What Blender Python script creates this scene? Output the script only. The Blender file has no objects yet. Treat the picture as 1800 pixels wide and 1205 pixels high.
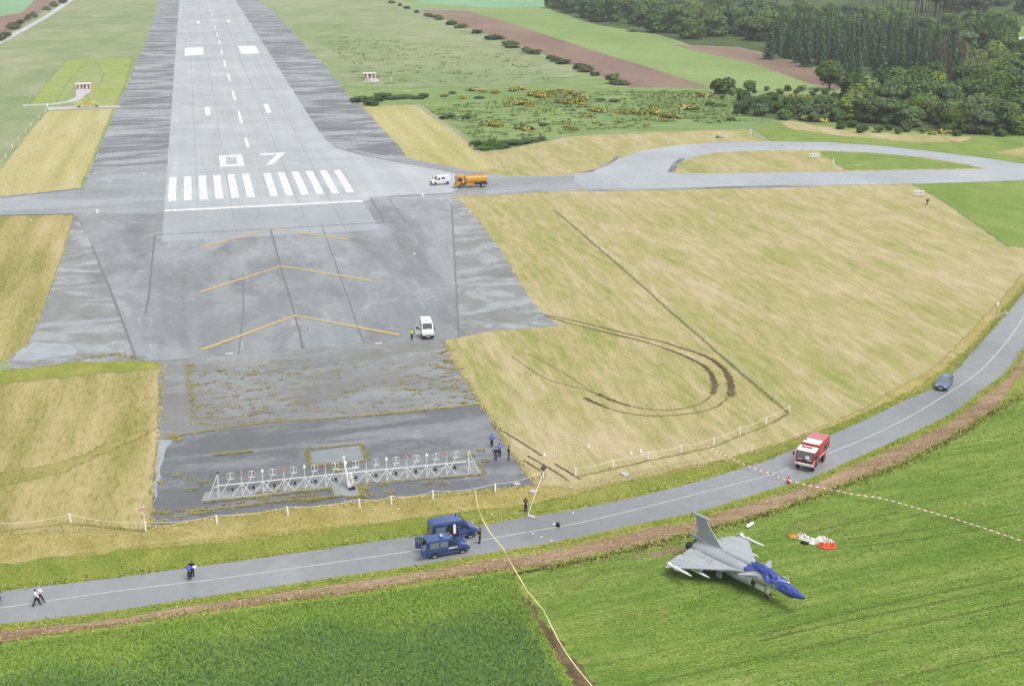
import bpy, bmesh, math, random
import numpy as np
from mathutils import Vector, Matrix, noise as mnoise
from mathutils.geometry import tessellate_polygon, delaunay_2d_cdt

# ------------------------------------------------------------------ camera, sky, sun, exposure
S = bpy.context.scene
COL = S.collection
R = math.radians
CAM = Vector((-12.942, -300.742, 61.604))
PITCH, YAW, FPX = 0.319627, 0.239009, 2239.83
cd = bpy.data.cameras.new('camera'); cam = bpy.data.objects.new('camera', cd); COL.objects.link(cam)
cam.location = CAM; cam.rotation_euler = (math.pi/2 - PITCH, 0, -YAW)
cd.sensor_width = 36; cd.lens = FPX/1800*36; cd.clip_start = 1; cd.clip_end = 20000
S.camera = cam
SUN_EL, SUN_AZ = R(62), R(140)      # azimuth measured from +Y towards +X
W = bpy.data.worlds.new('World'); S.world = W; W.use_nodes = True
wn = W.node_tree.nodes; wl = W.node_tree.links
bg = wn['Background']
sky = wn.new('ShaderNodeTexSky'); sky.sky_type = 'NISHITA'; sky.sun_disc = False
sky.sun_elevation = SUN_EL; sky.sun_rotation = SUN_AZ; sky.dust_density = 4.0; sky.air_density = 1.0; sky.ozone_density = 1.0
hs = wn.new('ShaderNodeHueSaturation'); hs.inputs['Saturation'].default_value = 0.12   # overcast: nearly white
wl.new(sky.outputs[0], hs.inputs['Color']); wl.new(hs.outputs[0], bg.inputs['Color'])
bg.inputs['Strength'].default_value = 0.15
ld = bpy.data.lights.new('sun', 'SUN'); ld.energy = 1.6; ld.angle = R(30); ld.color = (1, .95, .87)
sun = bpy.data.objects.new('sun', ld); COL.objects.link(sun)
sd = Vector((math.sin(SUN_AZ)*math.cos(SUN_EL), math.cos(SUN_AZ)*math.cos(SUN_EL), math.sin(SUN_EL)))
sun.rotation_euler = (-sd).to_track_quat('-Z', 'Y').to_euler()
S.view_settings.view_transform = 'Standard'; S.view_settings.look = 'None'
S.view_settings.gamma = 1; S.view_settings.use_curve_mapping = False
S.view_settings.exposure = 0.52
S.cycles.use_denoising = True; S.cycles.denoiser = 'OPENIMAGEDENOISE'; S.cycles.denoising_input_passes = 'RGB_ALBEDO_NORMAL'; S.cycles.denoising_prefilter = 'ACCURATE'
S.cycles.max_bounces = 6; S.cycles.diffuse_bounces = 2; S.cycles.glossy_bounces = 2; S.cycles.transparent_max_bounces = 24
S.cycles.sample_clamp_indirect = 4

# ------------------------------------------------------------------ helpers
_cp, _sp, _cy, _sy = math.cos(PITCH), math.sin(PITCH), math.cos(YAW), math.sin(YAW)
FWD = Vector((_sy*_cp, _cy*_cp, -_sp)); RGT = Vector((_cy, -_sy, 0)); UPV = RGT.cross(FWD)
def G(px, py, h=0.0):
    """photo pixel (1800 wide) -> point on the level plane z = h"""
    d = FWD*FPX + RGT*(px-900) - UPV*(py-602.5)
    return CAM + d*((h-CAM.z)/d.z)
def ppm(px, py):
    return FPX/((G(px, py)-CAM).dot(FWD))
def tag(o, label=None, cat=None, group=None, kind=None):
    if label: o['label'] = label
    if cat: o['category'] = cat
    if group: o['group'] = group
    if kind: o['kind'] = kind
    return o
def link(name, me, mat=None, parent=None):
    o = bpy.data.objects.new(name, me); COL.objects.link(o)
    if mat is not None:
        for m in (mat if isinstance(mat, (list, tuple)) else [mat]): me.materials.append(m)
    if parent: o.parent = parent
    return o
def empty(name, loc=(0, 0, 0), rz=0.0):
    o = bpy.data.objects.new(name, None); COL.objects.link(o); o.location = loc; o.rotation_euler = (0, 0, rz)
    o.empty_display_size = .3
    return o
def copy_tree(o, parent=None):
    c = o.copy(); COL.objects.link(c)
    if parent: c.parent = parent
    for ch in KIDS.get(o.name, []): copy_tree(ch, c)
    return c
KIDS = {}
def index_kids(o):
    KIDS[o.name] = list(o.children)
    for c in o.children: index_kids(c)
def fastmesh(name, V, F, mi=None):
    """V (n,3), F (m,k) int arrays"""
    me = bpy.data.meshes.new(name); V = np.asarray(V, np.float32); F = np.asarray(F, np.int32)
    m, k = F.shape
    me.vertices.add(len(V)); me.vertices.foreach_set('co', V.ravel())
    me.loops.add(m*k); me.loops.foreach_set('vertex_index', F.ravel())
    me.polygons.add(m); me.polygons.foreach_set('loop_start', np.arange(0, m*k, k, dtype=np.int32))
    me.polygons.foreach_set('loop_total', np.full(m, k, np.int32))
    if mi is not None: me.polygons.foreach_set('material_index', np.asarray(mi, np.int32))
    me.update(calc_edges=True); return me
class MB:
    """collects boxes, tubes, prisms, lofts into one mesh"""
    def __init__(s): s.v = []; s.f = []; s.mi = []; s.cur = 0
    def add(s, vs, fs):
        b = len(s.v); s.v += [tuple(p) for p in vs]; s.f += [[i+b for i in f] for f in fs]; s.mi += [s.cur]*len(fs); return s
    def box(s, c, d, rz=0, rot=None):
        x, y, z = [q/2 for q in d]; M = rot if rot else Matrix.Rotation(rz, 3, 'Z'); c = Vector(c)
        vs = [c + M@Vector((a*x, b*y, e*z)) for e in (-1, 1) for a, b in ((-1, -1), (1, -1), (1, 1), (-1, 1))]
        return s.add(vs, [(3, 2, 1, 0), (4, 5, 6, 7), (0, 1, 5, 4), (1, 2, 6, 5), (2, 3, 7, 6), (3, 0, 4, 7)])
    def tube(s, pts, r, n=6, caps=True):
        pts = [Vector(p) for p in pts]; rs = r if isinstance(r, (list, tuple)) else [r]*len(pts); vs = []; fs = []
        for i, p in enumerate(pts):
            t = (pts[min(i+1, len(pts)-1)]-pts[max(i-1, 0)]).normalized()
            a = t.cross(Vector((0, 0, 1)) if abs(t.z) < .95 else Vector((1, 0, 0))).normalized(); b = t.cross(a)
            for k in range(n):
                q = 2*math.pi*k/n; vs.append(p + (a*math.cos(q)+b*math.sin(q))*rs[i])
        for i in range(len(pts)-1):
            for k in range(n):
                fs.append((i*n+k, i*n+(k+1) % n, (i+1)*n+(k+1) % n, (i+1)*n+k))
        if caps: fs.append(tuple(range(n-1, -1, -1))); fs.append(tuple((len(pts)-1)*n+k for k in range(n)))
        return s.add(vs, fs)
    def prism(s, pts, off):
        """planar polygon pts extruded by vector off"""
        pts = [Vector(p) for p in pts]; off = Vector(off); n = len(pts)
        return s.add(pts+[p+off for p in pts], [tuple(range(n-1, -1, -1)), tuple(range(n, 2*n))]+[(i, (i+1) % n, n+(i+1) % n, n+i) for i in range(n)])
    def ball(s, c, r, n=8, m=6):
        c = Vector(c); r = Vector(r) if hasattr(r, '__len__') else Vector((r, r, r)); vs = [c+Vector((0, 0, -r.z))]
        for j in range(1, m):
            t = -math.pi/2+math.pi*j/m
            for k in range(n):
                q = 2*math.pi*k/n; vs.append(c+Vector((r.x*math.cos(t)*math.cos(q), r.y*math.cos(t)*math.sin(q), r.z*math.sin(t))))
        vs.append(c+Vector((0, 0, r.z))); L = len(vs)-1
        fs = [(0, 1+(k+1) % n, 1+k) for k in range(n)]
        for j in range(m-2):
            for k in range(n): fs.append((1+j*n+k, 1+j*n+(k+1) % n, 1+(j+1)*n+(k+1) % n, 1+(j+1)*n+k))
        fs += [(L, 1+(m-2)*n+k, 1+(m-2)*n+(k+1) % n) for k in range(n)]
        return s.add(vs, fs)
    def loft(s, rings, caps=True):
        n = len(rings[0]); vs = [p for r in rings for p in r]; fs = []
        for i in range(len(rings)-1):
            for k in range(n): fs.append((i*n+k, i*n+(k+1) % n, (i+1)*n+(k+1) % n, (i+1)*n+k))
        if caps: fs.append(tuple(range(n-1, -1, -1))); fs.append(tuple((len(rings)-1)*n+k for k in range(n)))
        return s.add(vs, fs)
    def build(s, name, mat=None, parent=None, smooth=False, bevel=0, seg=2):
        me = bpy.data.meshes.new(name); me.from_pydata(s.v, [], s.f)
        if any(s.mi): me.polygons.foreach_set('material_index', s.mi)
        bm = bmesh.new(); bm.from_mesh(me); bmesh.ops.recalc_face_normals(bm, faces=bm.faces)
        if bevel:
            ed = [e for e in bm.edges if len(e.link_faces) == 2 and e.calc_face_angle(0) > .5]
            bmesh.ops.bevel(bm, geom=ed, offset=bevel, segments=seg, affect='EDGES', clamp_overlap=True)
        bm.to_mesh(me); bm.free()
        if smooth:
            me.polygons.foreach_set('use_smooth', [True]*len(me.polygons)); me.set_sharp_from_angle(angle=R(38))
        return link(name, me, mat, parent)

def densify(P, step, closed=True):
    out = []; n = len(P)
    for i in range(n if closed else n-1):
        a, b = P[i], P[(i+1) % n]; L = (b-a).length; k = max(1, int(L/step))
        out += [a.lerp(b, j/k) for j in range(k)]
    if not closed: out.append(P[-1])
    return out
def rag(P, step, amp, seed=0, closed=True):
    P = densify(P, step, closed); out = []
    for i, p in enumerate(P):
        q = Vector((p.x*.35+seed*7.1, p.y*.35, seed)); q2 = q*4.3
        d = Vector((mnoise.noise(q)+.6*mnoise.noise(q2), mnoise.noise(q+Vector((31, 7, 2)))+.6*mnoise.noise(q2+Vector((3, 17, 2))), 0))
        out.append(p+d*amp)
    return out
def smooth_px(pts, k=4):
    """Catmull-Rom through pixel points"""
    P = [Vector((a, b)) for a, b in pts]; out = []
    for i in range(len(P)-1):
        p0, p1, p2, p3 = P[max(i-1, 0)], P[i], P[i+1], P[min(i+2, len(P)-1)]
        for j in range(k):
            t = j/k
            out.append(.5*((2*p1)+(p2-p0)*t+(2*p0-5*p1+4*p2-p3)*t*t+(3*p1-p0-3*p2+p3)*t**3))
    out.append(P[-1]); return [(p.x, p.y) for p in out]
_zc = 0
def inpoly(x, y, P):
    c = False; n = len(P)
    for i in range(n):
        (x1, y1), (x2, y2) = P[i], P[(i+1) % n]
        if (y1 > y) != (y2 > y) and x < (x2-x1)*(y-y1)/(y2-y1)+x1: c = not c
    return c
def setsoft(me, vals):
    a = me.attributes.new('soft', 'FLOAT', 'POINT'); a.data.foreach_set('value', np.asarray(vals, np.float32))
def sheet_w(name, P, z, mat, kind='structure', parent=None, soft=0.0):
    global _zc
    _zc += 1; z += (_zc % 10)*.0011       # no two overlapping sheets share a plane
    P = [Vector((p[0], p[1], z)) for p in P]
    if soft:                              # a margin of width soft where this ground thins out into the next
        B = np.array([(p.x, p.y) for p in P]); B2 = np.roll(B, -1, 0); n = len(P); T = np.roll(B, -1, 0)-np.roll(B, 1, 0); T /= np.linalg.norm(T, axis=1, keepdims=True)+1e-9
        sg = 1 if np.sum(B[:, 0]*B2[:, 1]-B2[:, 0]*B[:, 1]) > 0 else -1; Nr = np.c_[-T[:, 1], T[:, 0]]*sg; Q = []; BL = [tuple(q) for q in B]; ED = B2-B; LL = (ED**2).sum(1)+1e-9
        for d_ in (1.0, .45):
            for k in range(n):
                q = B[k]+Nr[k]*soft*d_; w_ = q-B; tt = np.clip((w_*ED).sum(1)/LL, 0, 1); ds = np.sqrt((((w_-ED*tt[:, None])**2).sum(1)).min())
                if ds > soft*d_*.75 and inpoly(q[0], q[1], BL) and all((q[0]-a[0])**2+(q[1]-a[1])**2 > .06*soft*soft for a in Q[-40:]): Q.append((q[0], q[1], min(1.0, ds/soft)))
        r_ = delaunay_2d_cdt([Vector(b) for b in B]+[Vector(q[:2]) for q in Q], [], [list(range(n))], 1, 1e-5)
        V = [Vector((v.x, v.y, z)) for v in r_[0]]; tris = [tuple(f) for f in r_[2]]; sv = []
        for o_ in r_[3]: o_ = [a for a in o_ if a >= 0]; sv.append(Q[o_[0]-n][2] if o_ and o_[0] >= n else 0.0)
    else:
        V = P; tris = [tuple(t) for t in tessellate_polygon([P])]; sv = [1]*len(P)
    me = bpy.data.meshes.new(name); me.from_pydata([tuple(p) for p in V], [], tris); setsoft(me, sv)
    flip = [f.index for f in me.polygons if f.normal.z < 0]
    if flip:
        bm = bmesh.new(); bm.from_mesh(me); bm.faces.ensure_lookup_table()
        for k in flip: bm.faces[k].normal_flip()
        bm.to_mesh(me); bm.free()
    o = link(name, me, mat, parent)
    if kind: o['kind'] = kind
    return o
def sheet(name, px, z, mat, ragged=0.0, step=2.5, seed=0, kind='structure', parent=None, soft=0.0):
    P = [G(*p) for p in px]
    if ragged: P = rag(P, step, ragged, seed)
    return sheet_w(name, P, z, mat, kind, parent, soft)
def ribbon_w(name, P, w, z, mat, kind='structure', ragged=0.0, step=.6, seed=0, parent=None, soft=False):   # flat strip
    global _zc
    _zc += 1; z += (_zc % 10)*.0011
    ws = w if isinstance(w, (list, tuple)) else [w]*len(P)
    if ragged:
        Q = []; W2 = []
        for i in range(len(P)-1):
            k = max(1, int((P[i+1]-P[i]).length/step))
            for j in range(k): Q.append(P[i].lerp(P[i+1], j/k)); W2.append(ws[i]*(1-j/k)+ws[i+1]*j/k)
        Q.append(P[-1]); W2.append(ws[-1]); P, ws = Q, W2
    V = []; F = []
    rr = random.Random(seed)
    for i, p in enumerate(P):
        t = (P[min(i+1, len(P)-1)]-P[max(i-1, 0)]); t.z = 0; t.normalize(); nrm = Vector((-t.y, t.x, 0))
        a = ws[i]/2*(1+ragged*rr.uniform(-1, 1)); b = ws[i]/2*(1+ragged*rr.uniform(-1, 1))
        l = p+nrm*a; r = p-nrm*b; V += [(l.x, l.y, z), (p.x, p.y, z), (r.x, r.y, z)]
        if i: F += [(3*i-3, 3*i-2, 3*i+1, 3*i), (3*i-2, 3*i-1, 3*i+2, 3*i+1)]
    me = bpy.data.meshes.new(name); me.from_pydata(V, [], F); setsoft(me, [0, 1, 0]*len(P) if soft else [1]*len(V)); o = link(name, me, mat, parent)
    if kind: o['kind'] = kind
    return o
def ribbon(name, px, w, z, mat, **k): return ribbon_w(name, [G(*p) for p in px], w, z, mat, **k)

# ------------------------------------------------------------------ materials
def srgb(r, g, b):
    f = lambda c: (c/255/12.92) if c/255 <= .04045 else ((c/255+.055)/1.055)**2.4
    return (f(r), f(g), f(b), 1)
class NT:
    def __init__(s, name):
        s.m = bpy.data.materials.new(name); s.m.use_nodes = True; s.t = s.m.node_tree; s.b = s.t.nodes['Principled BSDF']; s.out = s.t.nodes['Material Output']
        s._pos = None
    def n(s, t, **k):
        x = s.t.nodes.new('ShaderNode'+t)
        for a, v in k.items(): setattr(x, a, v)
        return x
    def l(s, a, b): s.t.links.new(a, b)
    def pos(s, scale=(1, 1, 1), rot=0.0, obj=False):
        if obj: src = s.n('TexCoord').outputs['Object']
        else: src = s.n('NewGeometry').outputs['Position']
        m = s.n('Mapping'); m.inputs['Scale'].default_value = scale
        if rot:
            m0 = s.n('Mapping'); m0.inputs['Rotation'].default_value = (0, 0, rot); s.l(src, m0.inputs[0]); src = m0.outputs[0]
        s.l(src, m.inputs[0]); return m.outputs[0]
    def noise(s, scale, detail=4, rough=.6, vec=None, dist=0.0):
        x = s.n('TexNoise'); x.inputs['Scale'].default_value = scale; x.inputs['Detail'].default_value = detail
        x.inputs['Roughness'].default_value = rough; x.inputs['Distortion'].default_value = dist
        if vec is None: vec = s.pos()
        s.l(vec, x.inputs['Vector']); return x.outputs['Fac']
    def ramp(s, fac, a, b, lo=0.0, hi=1.0, smooth=False):
        x = s.n('MapRange'); x.interpolation_type = 'SMOOTHSTEP' if smooth else 'LINEAR'
        x.inputs[1].default_value = a; x.inputs[2].default_value = b; x.inputs[3].default_value = lo; x.inputs[4].default_value = hi
        s.l(fac, x.inputs[0]); return x.outputs[0]
    def mix(s, fac, a, b, mode='MIX'):
        x = s.n('Mix', data_type='RGBA', blend_type=mode)
        if isinstance(fac, (int, float)): x.inputs[0].default_value = fac
        else: s.l(fac, x.inputs[0])
        for v, i in ((a, 6), (b, 7)):
            if isinstance(v, tuple): x.inputs[i].default_value = v
            else: s.l(v, x.inputs[i])
        return x.outputs[2]
    def math(s, op, a, b=0.0):
        x = s.n('Math', operation=op)
        for i, v in enumerate((a, b)):
            if isinstance(v, (int, float)): x.inputs[i].default_value = v
            else: s.l(v, x.inputs[i])
        return x.outputs[0]
    def color(s, c): s.l(c, s.b.inputs['Base Color']) if not isinstance(c, tuple) else setattr(s.b.inputs['Base Color'], 'default_value', c)
    def rough(s, c): s.l(c, s.b.inputs['Roughness']) if not isinstance(c, (int, float)) else setattr(s.b.inputs['Roughness'], 'default_value', c)
    def spec(s, v): s.b.inputs['Specular IOR Level'].default_value = v
    def bump(s, h, strength=.5, dist=.1):
        x = s.n('Bump'); x.inputs['Strength'].default_value = strength; x.inputs['Distance'].default_value = dist
        s.l(h, x.inputs['Height']); s.l(x.outputs[0], s.b.inputs['Normal'])
def L(r, g, b, k=1.0):   # photo colour -> linear albedo
    c = srgb(r, g, b); return (c[0]*k, c[1]*k, c[2]*k, 1)
GAIN = .66
def grass(name, c_dry, c_mid, c_green, big=.03, mid=.25, fine=2.2, rot=0.0, stretch=3.0, stripe=None, bump=.35, bias=0.0, con=1.0):
    t = NT(name); c_dry, c_mid, c_green = [tuple(v*GAIN for v in L(*c)[:3])+(1,) for c in (c_dry, c_mid, c_green)]
    v = t.pos((1, 1/stretch, 1), rot)
    a = t.noise(big, 5, .6, v); b = t.noise(mid, 5, .65, v, .3); f = t.noise(fine, 4, .75, t.pos((1, (1/stretch)**.6, 1), rot)); g = t.noise(fine*3.2, 2, .6)
    s = t.math('ADD', t.math('ADD', t.math('MULTIPLY', a, .4), t.math('MULTIPLY', b, .35)), t.math('MULTIPLY', t.noise(big*.55, 4, .6, t.pos((1, 1.3, 1)), .5), .25))
    if stripe:
        w = t.n('TexWave', wave_type='BANDS', bands_direction='X'); w.inputs['Scale'].default_value = stripe; w.inputs['Distortion'].default_value = 1.2; w.inputs['Detail'].default_value = 2; w.inputs['Detail Scale'].default_value = .3
        t.l(t.pos((1, 1, 1), rot), w.inputs['Vector'])
        s = t.math('ADD', s, t.math('MULTIPLY', t.math('SUBTRACT', w.outputs['Fac'], .5), .05))
    s = t.math('ADD', s, t.math('MULTIPLY', t.math('SUBTRACT', f, .5), .35)); s = t.math('ADD', t.math('MULTIPLY', t.math('SUBTRACT', s, .5), con), .5+bias)
    c = t.mix(t.ramp(s, .36, .5), c_green, c_mid); c = t.mix(t.ramp(s, .5, .62), c, c_dry)
    dk = t.math('MULTIPLY', t.ramp(f, .28, .46, .72, 1.0), t.ramp(g, .3, .62, .82, 1.12))
    dk = t.math('MULTIPLY', dk, t.ramp(b, .3, .7, .93, 1.07))
    vm = t.n('VectorMath', operation='SCALE'); t.l(c, vm.inputs[0]); t.l(dk, vm.inputs['Scale'])
    t.color(vm.outputs[0]); t.rough(.95); t.spec(.15)
    t.bump(t.math('ADD', f, t.math('MULTIPLY', g, .5)), bump, .25)
    at = t.n('Attribute', attribute_name='soft'); k = t.math('ADD', at.outputs['Fac'], t.math('MULTIPLY', t.math('SUBTRACT', t.math('ADD', t.math('MULTIPLY', f, .5), t.math('MULTIPLY', t.noise(.45, 4, .7), .5)), .5), 2.4))
    al = t.math('MAXIMUM', t.ramp(k, .35, .65), t.math('GREATER_THAN', at.outputs['Fac'], .995)); t.l(al, t.b.inputs['Alpha'])
    return t.m
def tarmac(name, c_dry, c_wet, wet_scale=(.05, .05), wet_lo=.45, wet_hi=.6, r_dry=.7, r_wet=.32, grain=.12, crack=0.0, rot=0.0, det=6, dist=0.6, moss=0.0, spec=.5, streak=.05, stain=.06):
    t = NT(name); c1 = tuple(x*GAIN for x in L(*c_dry)[:3])+(1,); c2 = tuple(x*GAIN for x in L(*c_wet)[:3])+(1,)
    w = t.noise(1, det, .6, t.pos((wet_scale[0], wet_scale[1], 1), rot), dist)
    w2 = t.noise(.9, 3, .7); fine = t.noise(5, 3, .8)
    wet = t.ramp(t.math('ADD', w, t.math('MULTIPLY', t.math('SUBTRACT', w2, .5), .14)), wet_lo, wet_hi, smooth=True)
    c = t.mix(wet, c1, c2)  # paler wet tones carry the sky's sheen on the film in their colour
    k = t.math('MULTIPLY', t.ramp(w2, .25, .75, 1-grain, 1+grain), t.ramp(fine, .25, .75, 1-grain*.7, 1+grain*.7))
    k = t.math('MULTIPLY', k, t.ramp(t.noise(.06, 4, .6), .3, .7, .88, 1.1))
    k = t.math('MULTIPLY', k, t.ramp(t.noise(1, 4, .65, t.pos((.3, .012, 1)), .4), .3, .7, 1-streak, 1+streak))
    pale = t.math('MULTIPLY', t.ramp(t.noise(.16, 6, .65, t.pos((1, .45, 1)), 1.8), .56, .66, 0, 1, True), stain)
    k = t.math('MULTIPLY', k, t.math('ADD', pale, 1.0))
    dark = t.math('MULTIPLY', t.ramp(t.noise(.1, 5, .6, t.pos((1, .5, 1.3)), 1.2), .54, .68, 0, 1, True), stain*.8)
    k = t.math('MULTIPLY', k, t.math('SUBTRACT', 1.0, dark))
    vm = t.n('VectorMath', operation='SCALE'); t.l(c, vm.inputs[0]); t.l(k, vm.inputs['Scale']); c = vm.outputs[0]
    if moss:
        mk = t.math('MULTIPLY', t.ramp(t.noise(.7, 6, .75), .55, .68, 0, 1), t.ramp(t.noise(.05, 3, .5), .42, .6, 0, moss))
        c = t.mix(mk, c, L(134, 118, 78, GAIN*.9))
    t.color(c); t.rough(t.ramp(wet, 0, 1, r_dry, r_wet)); t.spec(spec)
    t.bump(fine, .12, .02)
    return t.m
def plain(name, c, rough=.5, metal=0.0, spec=.5, noise=0.0, ns=3.0, coat=0.0, k=GAIN, panels=0.0):
    t = NT(name); c = L(*c, k)
    if panels:      # panel seams and faint tone steps of a metal skin
        br = t.n('TexBrick'); br.inputs['Scale'].default_value = 1.0; br.inputs['Mortar Size'].default_value = .014; br.inputs['Brick Width'].default_value = 1.15; br.inputs['Row Height'].default_value = .62
        br.inputs['Color1'].default_value = (1, 1, 1, 1); br.inputs['Color2'].default_value = (.9, .9, .9, 1); br.inputs['Mortar'].default_value = (1-panels, 1-panels, 1-panels, 1); t.l(t.pos(obj=True), br.inputs['Vector'])
        f = t.noise(ns, 5, .65, t.pos((1, 1, 1), obj=True)); st = t.noise(1, 4, .6, t.pos((.35, 2.6, 2.6), obj=True))
        cc = t.mix(1.0, br.outputs['Color'], c, 'MULTIPLY'); vm = t.n('VectorMath', operation='SCALE'); t.l(cc, vm.inputs[0])
        t.l(t.math('MULTIPLY', t.ramp(f, .3, .7, .9, 1.08), t.ramp(st, .3, .7, .9, 1.07)), vm.inputs['Scale']); t.color(vm.outputs[0]); t.rough(rough); t.spec(spec); return t.m
    if noise:
        f = t.noise(ns, 4, .65, t.pos(obj=True)); kf = t.ramp(f, .3, .7, 1-noise, 1+noise*.6)
        vm = t.n('VectorMath', operation='SCALE'); vm.inputs[0].default_value = c[:3]; t.l(kf, vm.inputs['Scale']); t.color(vm.outputs[0])
    else: t.color(c)
    t.rough(rough); t.spec(spec); t.b.inputs['Metallic'].default_value = metal
    if coat: t.b.inputs['Coat Weight'].default_value = coat; t.b.inputs['Coat Roughness'].default_value = .08
    return t.m
def upnormal(t, f):
    """soft foliage shading: bend each leaf's normal towards the sky"""
    g = t.n('NewGeometry'); sc = t.n('VectorMath', operation='SCALE'); t.l(g.outputs['Normal'], sc.inputs[0]); sc.inputs['Scale'].default_value = 1-f
    ad = t.n('VectorMath', operation='ADD'); t.l(sc.outputs[0], ad.inputs[0]); ad.inputs[1].default_value = (0, 0, f)
    no = t.n('VectorMath', operation='NORMALIZE'); t.l(ad.outputs[0], no.inputs[0]); t.l(no.outputs[0], t.b.inputs['Normal']); return no.outputs[0]
def leafy(name, a, b, transl=.25, k=None):
    """foliage: colour varies leaf by leaf, clump by clump and tree by tree"""
    k = k or GAIN*1.12; t = NT(name); a = L(*a, k); b = L(*b, k); nrm_ = upnormal(t, .58)
    geo = t.n('NewGeometry'); oi = t.n('ObjectInfo')
    f = t.noise(.55, 3, .6, t.pos(obj=True))
    s = t.math('ADD', t.math('MULTIPLY', geo.outputs['Random Per Island'], .3), t.math('MULTIPLY', t.ramp(f, .3, .7), .7))
    c = t.mix(s, a, b)
    h = t.n('HueSaturation'); t.l(c, h.inputs['Color'])
    t.l(t.ramp(oi.outputs['Random'], 0, 1, .485, .515), h.inputs['Hue']); t.l(t.ramp(oi.outputs['Random'], 0, 1, 1.15, .8), h.inputs['Saturation'])
    rn = t.math('FRACT', t.math('MULTIPLY', oi.outputs['Random'], 7.31)); t.l(t.ramp(rn, 0, 1, .72, 1.25), h.inputs['Value'])
    t.color(h.outputs[0]); t.rough(.75); t.spec(.2)
    if transl:
        tr = t.n('BsdfTranslucent'); t.l(h.outputs[0], tr.inputs['Color']); t.l(nrm_, tr.inputs['Normal']); mx = t.n('MixShader'); mx.inputs[0].default_value = transl
        t.l(t.b.outputs[0], mx.inputs[1]); t.l(tr.outputs[0], mx.inputs[2]); t.l(mx.outputs[0], t.out.inputs['Surface'])
    return t.m
# ------------------------------------------------------------------ the setting: ground, fields, tarmac, road
def wdir(a, b):
    d = G(*b)-G(*a); return math.atan2(d.y, d.x)
FENCE_DIR = wdir((975, 367), (1387, 725)); CROP_DIR = wdir((1350, 1112), (1800, 1010)); CROP2_DIR = wdir((450, 1068), (900, 1003))
M_rough = grass('rough_grass', (170, 171, 138), (150, 163, 120), (126, 150, 98), big=.012, mid=.06, fine=.9, stretch=1.6, bump=.5)
M_mown = grass('mown_hay', (202, 188, 152), (184, 175, 124), (154, 162, 88), big=.035, mid=.16, fine=1.8, rot=-FENCE_DIR, stretch=.2, bump=.6, bias=.004, con=1.3)
M_mownY = grass('mown_hay_strip', (198, 189, 144), (187, 180, 123), (160, 164, 90), big=.02, mid=.2, fine=1.4, stretch=14, stripe=.045, bump=.4, bias=.02)
M_mownL = grass('mown_hay_left', (194, 180, 138), (178, 167, 114), (147, 147, 80), big=.03, mid=.25, fine=1.8, stretch=10, stripe=.05, bump=.55, bias=.015, con=1.3)
M_lawn = grass('bright_lawn', (170, 176, 118), (158, 172, 98), (146, 164, 82), big=.03, mid=.2, fine=1.2, stretch=2, bump=.3)
M_lawn2 = grass('green_verge_field', (150, 162, 92), (130, 154, 76), (112, 142, 62), big=.03, mid=.2, fine=1.4, stretch=2, bump=.35)
M_verge = grass('verge_grass', (172, 168, 98), (146, 156, 72), (120, 144, 56), big=.06, mid=.35, fine=2.6, stretch=1.5, bump=.5)
M_dryverge = grass('dry_verge_grass', (194, 182, 128), (178, 166, 102), (148, 146, 72), big=.08, mid=.35, fine=2.4, stretch=1.5, bump=.6)
M_crop = grass('young_crop', (152, 168, 92), (130, 156, 72), (104, 138, 54), big=.045, mid=.22, fine=1.7, rot=-CROP_DIR, stretch=.14, bump=.6, con=1.5)
M_crop2 = grass('barley_soil', (148, 170, 80), (122, 154, 64), (98, 132, 58), big=.05, mid=.2, fine=2.2, rot=-CROP2_DIR, stretch=.35, bump=.5)
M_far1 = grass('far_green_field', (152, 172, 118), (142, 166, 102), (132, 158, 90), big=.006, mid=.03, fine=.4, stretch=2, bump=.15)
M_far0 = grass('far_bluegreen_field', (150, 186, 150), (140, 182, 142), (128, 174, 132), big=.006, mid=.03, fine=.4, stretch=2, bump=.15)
M_plough = grass('ploughed_soil', (158, 136, 122), (146, 124, 110), (132, 112, 100), big=.01, mid=.05, fine=.8, stretch=3, bump=.5)
M_meadow = grass('scrub_meadow', (158, 172, 118), (132, 158, 96), (108, 140, 76), big=.015, mid=.07, fine=.7, stretch=.5, bump=.8)
M_mud = grass('bare_earth', (198, 174, 144), (174, 148, 118), (146, 120, 94), big=.08, mid=.5, fine=2.4, rot=-CROP2_DIR, stretch=.15, bump=.8, bias=-.01, con=1.3)
M_ditch = grass('ditch_earth', (112, 96, 62), (92, 84, 52), (74, 80, 40), big=.1, mid=.6, fine=3, bump=1.0)
M_track = grass('tyre_rut', (142, 124, 94), (120, 102, 78), (102, 86, 66), big=.2, mid=.8, fine=4, bump=.8)
M_thin = grass('faint_rut', (166, 150, 112), (152, 136, 100), (136, 122, 90), big=.2, mid=.8, fine=4, bump=.5)
M_path = tarmac('pale_path', (196, 196, 198), (206, 208, 214), r_dry=.8, r_wet=.5)
M_runway = tarmac('runway_concrete', (188, 194, 199), (174, 181, 188), (.012, .02), .4, .7, .5, .3, .05, streak=.1, stain=.08)
M_shoulder = tarmac('wet_shoulder', (118, 122, 126), (156, 163, 169), (.03, .09), .42, .6, .6, .26, .1, det=8, dist=1.4, stain=.2)
M_taxi = tarmac('taxiway', (148, 154, 159), (162, 169, 174), (.015, .06), .4, .6, .5, .26, .07, stain=.12)
M_loop = tarmac('loop_taxiway', (180, 188, 193), (170, 179, 186), (.02, .06), .4, .65, .5, .26, .06, stain=.1)
M_blast = tarmac('blast_pad', (132, 137, 141), (154, 160, 165), (.05, .02), .32, .68, .5, .26, .08, det=7, dist=1.6, streak=.1, stain=.26)
M_apron = tarmac('old_apron', (132, 134, 133), (148, 152, 154), (.05, .09), .42, .62, .65, .3, .12, det=6, dist=.8, moss=.5, stain=.14)
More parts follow.
